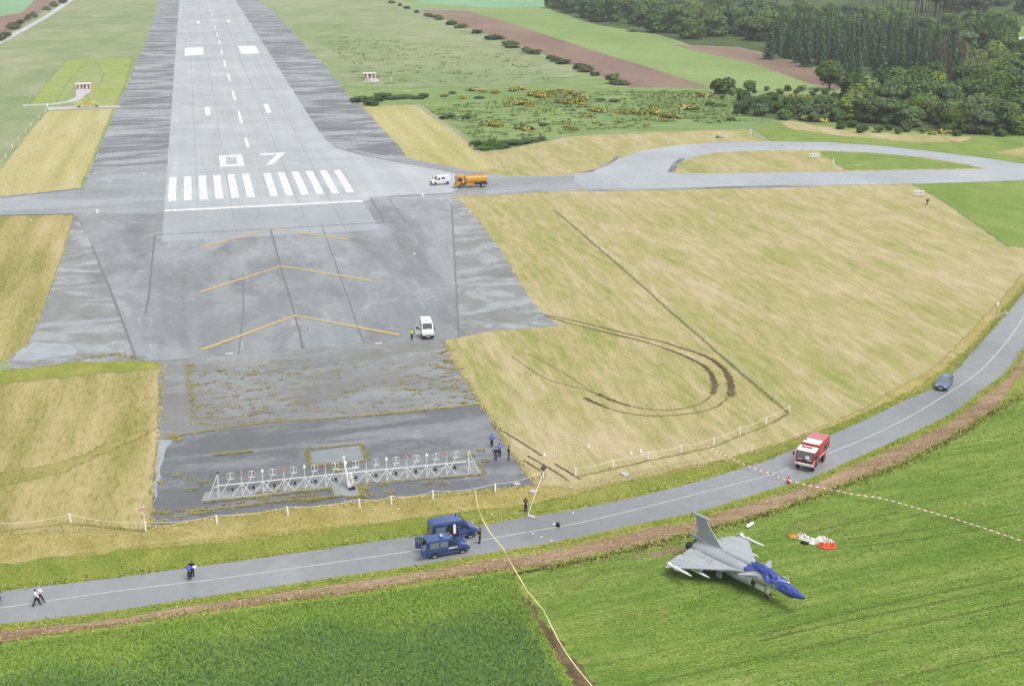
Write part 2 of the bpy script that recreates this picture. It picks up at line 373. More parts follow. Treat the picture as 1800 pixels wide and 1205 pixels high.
M_apron2 = tarmac('dark_apron', (110, 114, 118), (140, 146, 151), (.03, .14), .42, .62, .55, .24, .12, det=6, dist=.8, moss=.12, stain=.18)
M_apronL = tarmac('wet_apron', (140, 143, 143), (162, 168, 172), (.06, .09), .45, .62, .6, .18, .12, det=8, dist=2.2, stain=.22)
M_road = tarmac('road_asphalt', (140, 144, 147), (154, 158, 162), (.02, .03), .35, .65, .55, .3, .06, streak=.03, stain=.08)
M_seam = plain('seam_tar', (122, 127, 131), .7)
M_slab = tarmac('concrete_slab', (150, 155, 157), (160, 166, 169), r_dry=.6, r_wet=.3)
M_water = plain('standing_water', (146, 154, 158), .14, noise=.2, ns=.6)  # pale sky reflection put into the water colour
M_puddle = plain('puddle_water', (168, 176, 182), .12, noise=.2, ns=.4)  # puddle colour lightened to hold the bright sky reflection
def paint(name, c, wear=.5, scale=1.2, under=(160, 164, 172)):
    t = NT(name); f = t.noise(scale, 6, .75, t.pos((1.6, .25, 1))); k = t.ramp(f, .36, .52, wear, 0)
    t.color(t.mix(k, L(*c, .76), L(*under, GAIN))); t.rough(.45); return t.m
M_white = paint('runway_paint', (238, 240, 243), .75)
M_wline = paint('road_paint', (206, 208, 208), .6, 2.0, (140, 143, 148))
M_yel = paint('yellow_paint', (200, 174, 100), .35, 1.5, (146, 150, 154))
M_yelf = paint('faded_yellow_paint', (196, 188, 162), .8, 1.5, (165, 169, 176))

gnd = sheet_w('ground', [Vector((-2600, -1200, 0)), Vector((2600, -1200, 0)), Vector((2600, 3200, 0)), Vector((-2600, 3200, 0))], 0, M_rough)
Z1, Z2, Z3, Z4, Z5 = .012, .024, .036, .048, .06
# far fields
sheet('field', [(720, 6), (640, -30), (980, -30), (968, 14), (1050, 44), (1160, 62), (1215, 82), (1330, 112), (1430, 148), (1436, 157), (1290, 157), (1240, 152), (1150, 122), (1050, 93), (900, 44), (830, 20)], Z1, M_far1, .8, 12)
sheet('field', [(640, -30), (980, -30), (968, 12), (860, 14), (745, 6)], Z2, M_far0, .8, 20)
sheet('ploughed_field', [(738, 18), (822, 19), (905, 44), (1055, 93), (1150, 122), (1244, 153), (1112, 154), (1040, 128), (945, 92), (860, 62)], Z2, M_plough, .9, 8)
sheet('ploughed_field', [(1180, 80), (1300, 84), (1400, 110), (1470, 132), (1530, 152), (1480, 158), (1424, 148), (1325, 112)], Z2, M_plough, .9, 8)
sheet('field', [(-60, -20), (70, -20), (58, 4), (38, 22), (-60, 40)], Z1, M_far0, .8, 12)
sheet('field', [(-60, 40), (38, 22), (58, 4), (70, -20), (128, -20), (60, 32), (-60, 105)], Z1, M_plough, .8, 12)
ribbon('path', smooth_px([(-40, 98), (0, 74), (45, 50), (90, 24), (130, -4), (165, -30)]), 4.2, Z2, M_path)
sheet('scrub_meadow', [(590, 150), (690, 152), (900, 152), (1040, 128), (1112, 154), (1244, 153), (1440, 157), (1500, 160), (1840, 170), (1840, 236), (1480, 222), (1370, 212), (1320, 227), (1160, 231), (1000, 240), (862, 269), (735, 184), (640, 185)], Z1, M_meadow, .6, 6, soft=2.5)
sheet('lawn', [(112, 106), (238, 101), (224, 150), (205, 188), (90, 186), (45, 186), (70, 155)], Z1, M_lawn, .5, 5, soft=2.0)
sheet('lawn', [(150, 106), (172, 108), (187, 130), (180, 147), (160, 150), (160, 185), (92, 184), (110, 150)], Z2, grass('pale_lawn', (166, 174, 124), (154, 170, 108), (142, 162, 94), big=.03, mid=.2, fine=1.2, stretch=2, bump=.3), .5, 5, soft=2.0)
sheet('green_verge', [(1320, 226), (1372, 211), (1480, 222), (1620, 236), (1840, 240), (1840, 300), (1800, 289), (1730, 278), (1650, 268), (1550, 257), (1450, 250), (1350, 249)], Z2, M_lawn2, .4, 4, soft=2.0)
# mown grass
sheet('mown_grass', [(80, 195), (203, 191), (146, 331), (-30, 352), (-30, 330), (0, 293), (40, 240)], Z1, M_mownY, .35, 3, soft=1.5)
sheet('mown_grass', [(-40, 377), (132, 373), (113, 440), (45, 615), (-40, 655)], Z1, M_mownL, .35, 2)
sheet('mown_grass', [(-40, 652), (20, 648), (130, 633), (235, 630), (290, 638), (282, 720), (280, 760), (275, 800), (270, 880), (264, 940), (-40, 980)], Z1, M_mownL, .3, 1.5)
sheet('mown_grass', [(630, 186), (735, 184), (800, 230), (882, 294), (840, 304), (700, 280)], Z2, M_mownY, .35, 3, soft=1.5)
sheet('mown_grass', [(845, 262), (865, 266), (1000, 240), (1150, 232), (1322, 226), (1328, 240), (1360, 252), (1250, 262), (1130, 275), (1060, 298), (985, 312), (900, 312), (840, 306), (800, 290), (830, 262)], Z1+.004, M_mown, .4, 4, soft=1.6)
sheet('mown_grass', [(1365, 214), (1392, 211), (1440, 221), (1560, 233), (1720, 241), (1700, 250), (1620, 252), (1480, 240), (1385, 227)], Z3, M_mown, .4, 4, soft=1.6)
sheet('mown_grass', [(1735, 268), (1840, 250), (1840, 280), (1790, 277)], Z3, M_mown, .4, 4, soft=1.6)
sheet('mown_grass', [(785, 340), (985, 334), (1230, 329), (1430, 326), (1600, 322), (1632, 340), (1700, 385), (1768, 433), (1840, 430), (1840, 480), (1760, 545), (1640, 668), (1500, 748), (1380, 796), (1200, 850), (1000, 905), (900, 925), (780, 940), (820, 900), (880, 860), (770, 600)], Z1, M_mown, .35, 2.5)
sheet('lawn', [(1592, 322), (1840, 312), (1840, 436), (1768, 435), (1700, 387), (1640, 345)], Z2, M_lawn2, .5, 3, soft=1.5)
# road verges: dry near the field, green near the tarmac
UP = [(-60, 1051), (0, 1040), (142, 1023), (244, 1010), (400, 989), (690, 948), (750, 939), (850, 923), (921, 910), (1010, 896), (1125, 872), (1250, 840), (1350, 809), (1390, 792), (1460, 765), (1525, 736), (1590, 705), (1645, 680), (1675, 655), (1725, 602), (1760, 562), (1800, 515), (1850, 450)]
LO = [(-60, 1105), (0, 1097), (178, 1077), (289, 1060), (400, 1043), (690, 1000), (761, 989), (829, 977), (885, 967.5), (957, 956), (1010, 946), (1150, 915), (1237, 897), (1350, 862), (1425, 840), (1500, 807), (1600, 762), (1675, 725), (1725, 687), (1772, 650), (1798, 615), (1850, 550)]
UPS, LOS = smooth_px(UP), smooth_px(LO)
def off(pts, dy0, dy1): n = len(pts); return [(x, y+dy0+(dy1-dy0)*i/n) for i, (x, y) in enumerate(pts)]
sheet('dry_verge', off(UPS, 6, 6)+[(1850, 425), (1800, 470), (1745, 535), (1640, 640), (1500, 722), (1380, 772), (1250, 808), (1010, 858), (948, 846), (830, 854), (700, 868), (510, 886), (380, 902), (262, 920), (250, 926), (-60, 938)], Z2, M_dryverge, .4, 1.5, 3, soft=1.2)
sheet('green_verge', off(UPS, 6, 6)+[(1850, 425), (1800, 492), (1750, 548), (1700, 608), (1640, 655), (1560, 702), (1460, 746), (1380, 775), (1300, 797), (1200, 826), (1100, 842), (1010, 866), (930, 882), (840, 893), (690, 912), (550, 930), (400, 950), (244, 960), (-60, 995)], Z3, M_verge, .6, 1.2, 4, soft=1.3)
# road
sheet('road', UPS+LOS[::-1], Z5, M_road, .06, 1.0, 2)
ribbon('road_marking', smooth_px([(-60, 1077), (0, 1069), (178, 1043), (289, 1029), (400, 1015.5), (690, 974), (734, 967), (850, 949), (912, 938), (1010, 921), (1105, 899), (1250, 862), (1350, 836), (1390, 822), (1457, 797), (1525, 769), (1600, 732), (1675, 686), (1725, 650), (1770, 600), (1800, 557), (1850, 480)]), .13, Z5+.012, M_wline)
# lower verge: grass strip, bare earth, ditch
sheet('green_verge', off(LOS, -5, -5)+off(LOS, 14, 16)[::-1], Z4, M_verge, .35, .8, 6, soft=0.35)
MUDLO = [(-60, 1142), (0, 1132), (125, 1115), (250, 1096), (375, 1076), (450, 1066), (550, 1053), (650, 1041), (750, 1023), (825, 1013), (900, 1003), (962, 996), (1055, 977), (1150, 956), (1210, 940), (1350, 904), (1475, 857), (1575, 820), (1675, 770), (1750, 722), (1800, 690), (1850, 640)]
MUDS = smooth_px(MUDLO)
sheet('bare_earth', off(LOS, 7, 7)+MUDS[::-1], Z3, M_mud, .45, 1.0, 7, soft=0.7)
sheet('green_verge', [(1738, 733), (1750, 708), (1766, 690), (1800, 648), (1850, 590), (1850, 640), (1800, 691), (1750, 723)], Z4, M_verge, .3, 1.0, 8, soft=.5)
# crop fields
sheet('grass_margin', off(MUDS, -8, -8)+off(MUDS, 16, 16)[::-1], Z1, M_verge, .3, 1.0, 13)
sheet('grass_margin', [(895, 1000), (925, 1000), (960, 1060), (1000, 1110), (1080, 1240), (1010, 1240), (950, 1150), (905, 1060)], Z1, M_verge, .3, 1.0, 14)
sheet('crop_field', MUDS[MUDS.index((900, 1003)) if (900, 1003) in MUDS else 40:]+[(1900, 900), (1900, 1300), (1060, 1300), (1035, 1205), (960, 1110), (900, 1010)], Z2, M_crop, .4, 1.2, 10, soft=0.6)
sheet('crop_field', [p for p in MUDS if p[0] <= 905]+[(912, 1040), (935, 1085), (1010, 1205), (1060, 1290), (-80, 1340)], Z2, M_crop2, .4, 1.2, 11, soft=0.6)
ribbon('ditch', smooth_px([(900, 1010), (962, 998), (1055, 979), (1150, 957), (1210, 941), (1350, 903), (1475, 857), (1575, 820), (1675, 770), (1750, 722), (1800, 690), (1850, 640)]), 1.1, Z4, M_ditch, ragged=.5, step=.5, seed=3, soft=True)
ribbon('bare_earth', smooth_px([(914, 1052), (930, 1075), (955, 1107), (985, 1145), (1020, 1190), (1060, 1245)]), [.7, 1.3, 1.4, 1.5, 1.5, 1.6]*4+[1.6], Z4, M_track, ragged=.35, step=.35, seed=5)
sheet('bare_earth', [(1150, 965), (1200, 948), (1212, 968), (1200, 985), (1175, 980), (1120, 985), (1060, 990), (1000, 1003), (1000, 992), (1060, 978)], Z3, M_mud, .7, .8, 12, soft=1.0)

# tarmac: one apron sheet under everything, brighter and wetter surfaces on top
LEFT = [(290, -30), (280, 0), (262, 62), (245, 100), (222, 155), (205, 192), (175, 262), (146, 330)]
sheet('shoulder', LEFT+[(80, 337), (0, 347), (-40, 351), (-40, 380), (0, 378), (130, 375), (300, 376), (300, 200), (320, -30)], Z2+.004, M_shoulder, .12, 3, 1)
sheet('shoulder', [(420, -30), (445, -2), (470, 12), (495, 35), (540, 85), (575, 120), (610, 165), (636, 186), (655, 207), (680, 235), (700, 255), (716, 277), (780, 296), (600, 300), (400, 60), (400, -30)], Z2+.004, M_shoulder, .15, 3, 2)
sheet('taxiway', [(-40, 351), (0, 347), (80, 338), (146, 330), (165, 300), (300, 290), (300, 376), (130, 375), (0, 378), (-40, 380)], Z3, M_taxi, .12, 2, 3)
sheet('apron', [(130, 374), (113, 440), (92, 500), (70, 560), (45, 612), (20, 625), (15, 650), (130, 637), (240, 634), (270, 520), (280, 374)], Z2+.004, M_apronL, .3, 1.5, 4)
sheet('apron', [(780, 345), (808, 352), (830, 375), (855, 405), (880, 440), (905, 480), (935, 530), (958, 552), (985, 572), (860, 582), (790, 597), (760, 560)], Z2+.004, M_apronL, .3, 1.2, 5)
sheet('apron', [(280, 630), (785, 590), (783, 613), (800, 640), (825, 680), (848, 716), (600, 740), (278, 775), (277, 720)], Z3, M_apron, .25, 1.2, 6)
sheet('apron', [(278, 768), (600, 735), (846, 713), (870, 745), (900, 795), (925, 833), (940, 853), (830, 862), (690, 875), (510, 893), (380, 908), (262, 927), (268, 880), (273, 800)], Z4, M_apron2, .15, 1.2, 7)
sheet('blast_pad', [(130, 374), (290, 355), (780, 338), (792, 360), (800, 470), (808, 592), (540, 613), (278, 634), (240, 634), (210, 545), (160, 430)], Z3, M_blast, .05, 2, 8)
sheet('taxiway', [(640, 270), (714, 277), (780, 291), (840, 303), (900, 310), (985, 309), (1030, 303), (1060, 291), (1085, 281), (1190, 306), (1250, 306), (1440, 304), (1440, 326), (1230, 331), (985, 336), (860, 343), (795, 346), (780, 352), (640, 350)], Z3+.004, M_taxi, .1, 2, 9)
sheet('taxiway', [(1010, 306), (1050, 297), (1085, 280), (1130, 265), (1180, 257), (1250, 251), (1350, 249), (1450, 250), (1550, 257), (1650, 268), (1730, 278), (1840, 294), (1840, 316), (1620, 323), (1430, 326), (1230, 330), (1030, 333), (1010, 320)], Z4, M_loop, .1, 2, 10)
sheet('taxiway_island', [(1183, 304), (1188, 296), (1197, 287), (1215, 277), (1260, 268), (1330, 265), (1430, 264), (1530, 268), (1620, 276), (1700, 289), (1738, 297), (1600, 300), (1400, 303), (1250, 305)], Z5, M_mown, .25, 2, 11)
sheet('lawn', [(1430, 265), (1530, 268), (1620, 276), (1700, 289), (1736, 297), (1600, 299), (1480, 301), (1460, 285)], Z5+.006, M_lawn2, .3, 2, 12, soft=2.0)
# dark old edges of the loop
sheet('old_edge', [(1010, 306), (1040, 303), (1068, 288), (1085, 274), (1092, 272), (1085, 281), (1062, 294)], Z5, M_apron2, .1, 2)
sheet('old_edge', [(1173, 304), (1180, 290), (1195, 278), (1204, 280), (1195, 288), (1185, 303)], Z5+.012, M_apron2, .1, 2)
sheet('old_edge', [(1030, 334), (1230, 328.5), (1430, 325), (1436, 328), (1230, 332), (1030, 337)], Z5, M_shoulder, .1, 2)
# runway slab
def wpt(*p): return Vector((p[0], p[1], 0))
rwy = [wpt(-22.3, 2600), wpt(-22.3, -40.5), wpt(22.2, -40.3), wpt(22.2, -10.5), G(700, 344), G(790, 339.5), G(806, 332), G(800, 305), G(775, 297), G(700, 284), G(630, 271), G(597, 261), G(580, 253), wpt(22.4, 95), wpt(22.4, 2600)]
sheet_w('runway', rwy, Z4, M_runway)
sheet_w('runway_end', [wpt(-22.25, -40.4), wpt(22.15, -40.2), wpt(22.15, -11.4), wpt(-22.25, -11.4)], Z5, tarmac('runway_end_concrete', (170, 177, 183), (160, 168, 176), (.05, .01), .4, .65, .5, .24, .07))
ZM = Z5+.012
def rect(name, x0, x1, y0, y1, mat, z=ZM): return sheet_w(name, [wpt(x0, y0), wpt(x1, y0), wpt(x1, y1), wpt(x0, y1)], z, mat)
for k in range(6):
    for s in (1, -1):
        x0 = s*(1.8+3.6*k); rect('threshold_stripe', min(x0, x0+1.8*s), max(x0, x0+1.8*s), 0, 30, M_white)
rect('threshold_bar', -22.2, 22.15, -11.3, -9.5, M_white)
def cornersheet(name, px, mat, z=ZM): return sheet(name, px, z, mat)
def c6(ox, oy, pts): return [(ox+a/6, oy+b/6) for a, b in pts]
# numeral 0 and 7
def numeral(name, outer, inner=None):
    P = [G(*p) for p in outer]
    if inner:
        Q = [G(*p) for p in inner]
        V = [(p.x, p.y, ZM) for p in P+Q]; me = bpy.data.meshes.new(name); me.from_pydata(V, [], [(0, 1, 5, 4), (1, 2, 6, 5), (2, 3, 7, 6), (3, 0, 4, 7)])
        o = link(name, me, M_white); o['kind'] = 'structure'; return o
    return sheet_w(name, P, ZM, M_white)
numeral('runway_numeral', c6(260, 200, [(750, 442), (990, 433), (1022, 552), (765, 562)]), c6(260, 200, [(820, 460), (933, 455), (943, 533), (828, 540)]))
numeral('runway_numeral', c6(260, 200, [(1175, 424), (1445, 410), (1440, 425), (1318, 535), (1248, 540), (1355, 434), (1180, 441)]))
dash = [c6(260, 0, q) for q in ([(878, 958), (902, 958), (937, 1062), (908, 1062)], [(832, 782), (853, 782), (877, 860), (855, 860)], [(795, 640), (813, 640), (830, 710), (808, 710)], [(765, 525), (780, 525), (793, 580), (775, 580)], [(742, 425), (757, 425), (768, 470), (752, 470)], [(720, 345), (734, 345), (746, 390), (731, 390)], [(700, 275), (712, 275), (722, 315), (710, 315)], [(680, 205), (690, 205), (697, 235), (687, 235)], [(665, 148), (673, 148), (679, 172), (671, 172)], [(650, 100), (659, 100), (664, 124), (655, 124)], [(637, 55), (646, 55), (651, 80), (643, 80)], [(626, 20), (635, 20), (640, 42), (632, 42)])]
dash += [c6(260, 200, q) for q in ([(945, -25), (968, -25), (1005, 103), (972, 103)], [(1015, 255), (1042, 255), (1075, 355), (1042, 357)])]
for q in dash: cornersheet('centreline_dash', q, M_white)
for q in ([(388, 507), (583, 500), (587, 580), (388, 592)], [(948, 487), (1137, 485), (1175, 568), (985, 572)], [(600, 1130), (655, 1128), (662, 1216), (606, 1218)], [(1213, 1102), (1268, 1098), (1305, 1190), (1255, 1194)], [(512, 222), (545, 220), (548, 250), (515, 252)], [(832, 213), (858, 212), (870, 240), (840, 242)]):
    cornersheet('touchdown_marking', c6(260, 0, q), M_white)
# chevrons
def chevron(pts, w, mat): ribbon('chevron_marking', pts, w, ZM+.004, mat)
chevron([(355, 615), (519, 555), (703, 589)], .8, M_yel); chevron([(352, 514), (494, 468), (655, 494)], .8, M_yel)
chevron([(352, 436), (477, 402), (616, 422)], .8, M_yel); chevron([(348, 374), (440, 355)], .6, M_yelf); chevron([(530, 354), (588, 362)], .6, M_yelf)
# seams and joints
for pts, w in (([(475, 402), (494, 470), (519, 556), (534, 612)], .35), ([(272, 413), (262, 520), (255, 552)], .35), ([(162, 432), (190, 500), (208, 545), (240, 632)], .35), ([(794, 360), (800, 470), (807, 592)], .3),
               ([(272, 413), (400, 407), (675, 391)], .35), ([(148, 331), (80, 339), (0, 347)], .9), ([(0, 379), (130, 376)], .9), ([(648, 349), (700, 344.5), (795, 340)], .35), ([(530, 612), (527, 575)], .25), ([(516, 574), (540, 573), (541, 580), (517, 581), (516, 574)], .12),
               ([(652, 349), (676, 391)], .3), ([(683, 349), (714, 392)], .2), ([(585, 257), (630, 271), (700, 285), (800, 303), (850, 306)], .5)):
    ribbon('tar_seam', pts, w, ZM+.008, M_seam, ragged=.3, step=1.0)
# puddles
sheet('puddle', [(38, 612), (60, 602), (120, 604), (135, 615), (132, 624), (90, 628), (60, 634), (22, 636), (28, 620)], Z4, M_puddle, .4, 1.0, 21)
sheet('puddle', [(278, 772), (304, 774), (292, 790), (284, 820), (276, 860), (272, 880), (268, 870), (272, 830)], Z5, M_puddle, .25, .8, 22)
# antenna slab, kerb lines and square pool
sheet('concrete_slab', [(354, 881), (360, 866), (840, 815), (851, 833)], Z5, M_slab, .05, 1, 23)
sheet('concrete_slab', [(588, 872), (582, 853), (632, 848), (640, 872)], Z5+.004, M_slab, .05, 1, 24)
sheet('pool', [(543, 795), (633, 783), (643, 809), (546, 817)], Z5, M_water, .05, 1, 25)
# tyre ruts of the crash path
INN = [(957, 555), (1000, 568), (1060, 583), (1130, 600), (1182, 617), (1212, 630), (1235, 642), (1250, 657), (1256, 675), (1254, 692)]
INN2 = [(1254, 692), (1247, 698), (1235, 707), (1210, 716), (1170, 721), (1125, 717), (1095, 710), (1070, 701), (1050, 692)]
OUT = [(957, 553), (1020, 566), (1100, 586), (1165, 601), (1195, 611), (1230, 622), (1257, 636), (1277, 655), (1285, 677), (1284, 697)]
OUT2 = [(1284, 697), (1275, 703), (1262, 713), (1242, 721), (1212, 727), (1162, 731), (1120, 729), (1085, 722), (1055, 712), (1027, 699)]
def track(name, px, w0, w1, mat, seed):
    P = [G(*p) for p in smooth_px(px)]; n = len(P)
    ribbon_w(name, P, [1.9*(w0+(w1-w0)*(i/n)**1.5) for i in range(n)], Z4, mat, ragged=.35, step=.3, seed=seed, soft=True)
track('tyre_rut', INN, .3, .95, M_track, 1); track('tyre_rut', OUT, .25, 1.1, M_track, 2)
track('tyre_rut', INN2, .35, .3, M_thin, 3); track('tyre_rut', OUT2, .35, .3, M_thin, 4)
track('tyre_rut', [(1108, 713.5), (1095, 710), (1070, 701), (1050, 692)], .35, .8, M_track, 5); track('tyre_rut', [(1070, 718), (1055, 712), (1027, 699)], .3, .7, M_track, 6)
for k, q in enumerate(([(862, 744), (874, 752), (903, 769), (953, 801)], [(920, 809), (947, 825), (950, 828)], [(928, 801), (974, 828), (1000, 845)], [(975, 815), (1020, 842)])):
    track('tyre_rut', q, .3, .22, M_track, 7+k)
for k, q in enumerate(([(900, 627), (960, 665), (1030, 685), (1050, 692)], [(930, 622), (990, 655), (1040, 688)])): track('tyre_rut', q, .2, .2, M_thin, 12+k)

# long grass under the diagonal fence, tramlines and trampled patches in the crop
M_long = grass('long_grass', (172, 162, 106), (150, 144, 88), (126, 128, 70), big=.1, mid=.5, fine=2.5, bump=.8)
FEN = [(975, 370), (1019, 407), (1070, 451), (1127, 501), (1179, 548), (1239, 599), (1309, 661), (1387, 726)]
ribbon('long_grass', FEN, .75, Z4, M_long, ragged=.5, step=.7, seed=31, soft=True)
ribbon('long_grass', [(1387, 727), (1346, 748), (1254, 785), (1197, 798), (1139, 810), (1077, 824), (1011, 838)], .7, Z4, M_long, ragged=.5, step=.6, seed=32, soft=True)
ribbon('long_grass', [(256, 934), (124, 920), (-20, 936)], .7, Z4, M_long, ragged=.5, step=.6, seed=33, soft=True)
M_tram = grass('tramline', (122, 132, 66), (108, 124, 58), (96, 116, 52), big=.1, mid=.5, fine=2.5, bump=.8)
for i, l in enumerate(([(1330, 1117), (1500, 1074), (1600, 1052), (1800, 1010), (1850, 1000)], [(1335, 1126), (1500, 1088), (1600, 1068), (1800, 1026), (1850, 1016)], [(1490, 948), (1650, 926), (1850, 894)], [(1495, 962), (1650, 942), (1850, 908)], [(1400, 940), (1500, 918), (1580, 899)], [(300, 1128), (450, 1113), (640, 1094), (760, 1082)], [(300, 1142), (450, 1126), (640, 1106), (780, 1092)], [(1100, 1210), (1300, 1165), (1550, 1110), (1850, 1045)], [(1500, 1210), (1650, 1175), (1850, 1130)])):
    ribbon('tramline', smooth_px(l), .55, Z3+.004, M_tram, ragged=.5, step=.5, seed=40+i, soft=True)
M_tramp = grass('trampled_crop', (156, 160, 94), (138, 154, 78), (118, 142, 64), big=.08, mid=.35, fine=2.2, rot=-CROP_DIR, stretch=.4, bump=.7)
sheet('trampled_crop', [(960, 1012), (1060, 992), (1150, 986), (1180, 1000), (1140, 1010), (1060, 1014), (1020, 1040), (985, 1060), (960, 1045)], Z3+.002, M_tramp, 1.0, .6, 61, soft=1.6)
sheet('trampled_crop', [(1380, 910), (1480, 896), (1510, 925), (1470, 945), (1400, 938)], Z3+.002, M_tramp, 1.0, .6, 62, soft=1.6)
sheet('trampled_crop', [(1060, 1075), (1160, 1062), (1230, 1068), (1180, 1082), (1090, 1092)], Z3+.002, M_tramp, 1.0, .6, 63, soft=1.2)
M_barl = grass('dark_barley', (112, 148, 72), (96, 132, 66), (82, 118, 62), big=.06, mid=.3, fine=2.4, rot=-CROP2_DIR, stretch=.5, bump=.7)
sheet('dark_barley', [(-80, 1190), (100, 1180), (250, 1176), (420, 1158), (560, 1150), (720, 1140), (740, 1120), (830, 1122), (880, 1145), (920, 1180), (960, 1240), (-80, 1300)], Z3+.002, M_barl, 1.6, .7, 64, soft=2.2)
sheet('dark_barley', [(540, 1122), (680, 1104), (790, 1098), (800, 1112), (700, 1122), (600, 1134)], Z3+.002, M_barl, 1.2, .7, 65, soft=1.5)
sheet('green_band', [(-40, 832), (80, 815), (160, 788), (240, 755), (284, 745), (282, 758), (200, 795), (110, 835), (0, 862), (-40, 868)], Z2+.004, grass('green_band', (182, 168, 116), (164, 158, 96), (142, 144, 76), big=.05, mid=.3, fine=2, bump=.6), .6, 1, 66, soft=1.6)
sheet('green_band', [(-40, 655), (20, 648), (130, 634), (235, 630), (288, 638), (286, 650), (180, 658), (60, 672), (-40, 680)], Z2+.004, M_verge, .5, 1, 67, soft=1.2)

M_joint = plain('slab_joint', (160, 165, 168), .8)
for x in (-15, -7.5, 7.6, 15): ribbon_w('slab_joint', [wpt(x, y) for y in range(-40, 900, 20)], .14, ZM-.006, M_joint)
for y in (46, 121, 205, 330, 470): ribbon_w('slab_joint', [wpt(-22, y), wpt(22, y)], .2, ZM-.004, M_joint)
for pts in ([(640, 605), (610, 520), (585, 450), (565, 396)], [(420, 622), (428, 540), (428, 480)]): ribbon('slab_joint', pts, .2, ZM-.002, M_seam, ragged=.6, step=1.0)
# ------------------------------------------------------------------ vegetation
RNG = np.random.default_rng(7)
def quads(C, Nn, size, rng, aspect=1.0):
    """leaf quads at C facing roughly Nn"""
    n = len(C); Nn = Nn/np.linalg.norm(Nn, axis=1, keepdims=True)
    r = rng.normal(size=(n, 3)); a = np.cross(Nn, r); a /= np.linalg.norm(a, axis=1, keepdims=True); b = np.cross(Nn, a)
    s = size[:, None]; a = a*s*.5; b = b*s*.5*aspect
    V = np.stack([C-a-b*.6, C+a*.8-b, C+a+b*.7, C-a*.6+b], 1).reshape(-1, 3)
    return V, np.arange(n*4).reshape(n, 4)
def crown(lobes, n, size, seed, inner=.25):
    rng = np.random.default_rng(seed); lob = np.array(lobes, float)
    w = (lob[:, 3]*lob[:, 4]+lob[:, 3]*lob[:, 5]); k = rng.choice(len(lob), n, p=w/w.sum())
    d = rng.normal(size=(n, 3)); d[:, 2] = np.where(rng.random(n) < .72, np.abs(d[:, 2]), d[:, 2]*.6); d /= np.linalg.norm(d, axis=1, keepdims=True)
    rad = np.where(rng.random(n) < inner, rng.uniform(.35, .85, n), rng.normal(.98, .08, n))
    C = lob[k, :3]+d*lob[k, 3:]*rad[:, None]
    Nn = d+rng.normal(size=(n, 3))*.55+np.array([0, 0, .35])
    return quads(C, Nn, size*rng.uniform(.6, 1.35, n), rng)
def round_lobes(rx, h, z0, nl, seed, spread=.62):
    r = random.Random(seed); out = [(0, 0, z0+h*.5, rx*.62, rx*.62, h*.42)]
    for i in range(nl):
        a = 2*math.pi*(i+r.uniform(-.3, .3))/nl; q = r.uniform(.4, 1)*spread*rx; zz = z0+h*r.uniform(.25, .85)*(1-.25*q/rx)
        s = rx*r.uniform(.26, .42); out.append((q*math.cos(a), q*math.sin(a), zz, s, s, s*r.uniform(.7, .95)))
    return out
def mk_crown(name, lobes, n, size, seed): V, F = crown(lobes, n, size, seed); return fastmesh(name, V, F)
def mk_trunk(name, h, r, seed, limbs=4, lean=0.0):
    rr = random.Random(seed); m = MB(); top = Vector((lean*h, 0, h))
    m.tube([(0, 0, -.3), Vector((0, 0, 0)).lerp(top, .5)+Vector((rr.uniform(-.1, .1), 0, 0)), top], [r*1.3, r, r*.5], 7)
    for i in range(limbs):
        a = rr.uniform(0, 6.28); z = rr.uniform(.5, .9); b = Vector((0, 0, 0)).lerp(top, z)
        m.tube([b, b+Vector((math.cos(a)*h*.22, math.sin(a)*h*.22, h*.16)), b+Vector((math.cos(a)*h*.36, math.sin(a)*h*.36, h*.34))], [r*.5, r*.35, r*.12], 5)
    me = bpy.data.meshes.new(name); me.from_pydata(m.v, [], m.f); return me
def mk_spruce(name, h, R0, seed, n=2600, sparse=1.0):
    rng = np.random.default_rng(seed); C = []; Nn = []; S_ = []
    z = .06*h
    while z < h*.985:
        t = z/h; rad = R0*(1-t)**1.05*rng.uniform(.85, 1.12)+.12; nb = int(max(4, 11*(1-t)+4)*sparse); a0 = rng.uniform(0, 6)
        for b in range(nb):
            a = a0+2*math.pi*b/nb+rng.uniform(-.2, .2); L_ = rad*rng.uniform(.75, 1.12); m = max(2, int(L_*3.2))
            for j in range(m):
                f = (j+.6)/m; q = f*L_
                C.append((q*math.cos(a), q*math.sin(a), z-.28*q*f+.05*rng.normal())); Nn.append((.35*math.cos(a), .35*math.sin(a), 1)); S_.append((.5+.45*(1-f))*(.75+.25*(1-t)))
        z += h*.036
    C = np.array(C); Nn = np.array(Nn)+rng.normal(size=(len(C), 3))*.4
    V, F = quads(C, Nn, np.array(S_)*rng.uniform(.8, 1.3, len(C)), rng); return fastmesh(name, V, F)
L_oak = leafy('leaf_mid', (88, 122, 60), (126, 154, 82)); L_dark = leafy('leaf_dark', (72, 106, 56), (108, 140, 76)); L_bright = leafy('leaf_bright', (112, 142, 60), (152, 172, 84))
L_olive = leafy('leaf_olive', (94, 114, 66), (126, 142, 86)); L_spr = leafy('needle_spruce', (76, 108, 74), (106, 136, 98), .15); L_pine = leafy('needle_pine', (58, 78, 60), (84, 104, 80), .08)
L_dead = leafy('needle_brown', (104, 94, 78), (138, 124, 104), .05); L_gorse = leafy('leaf_gorse', (82, 106, 50), (116, 134, 66)); L_bark = plain('bark', (98, 88, 76), .9, noise=.3)
L_flower = leafy('gorse_flower', (232, 220, 84), (246, 236, 130), .4)
PROTO = {}
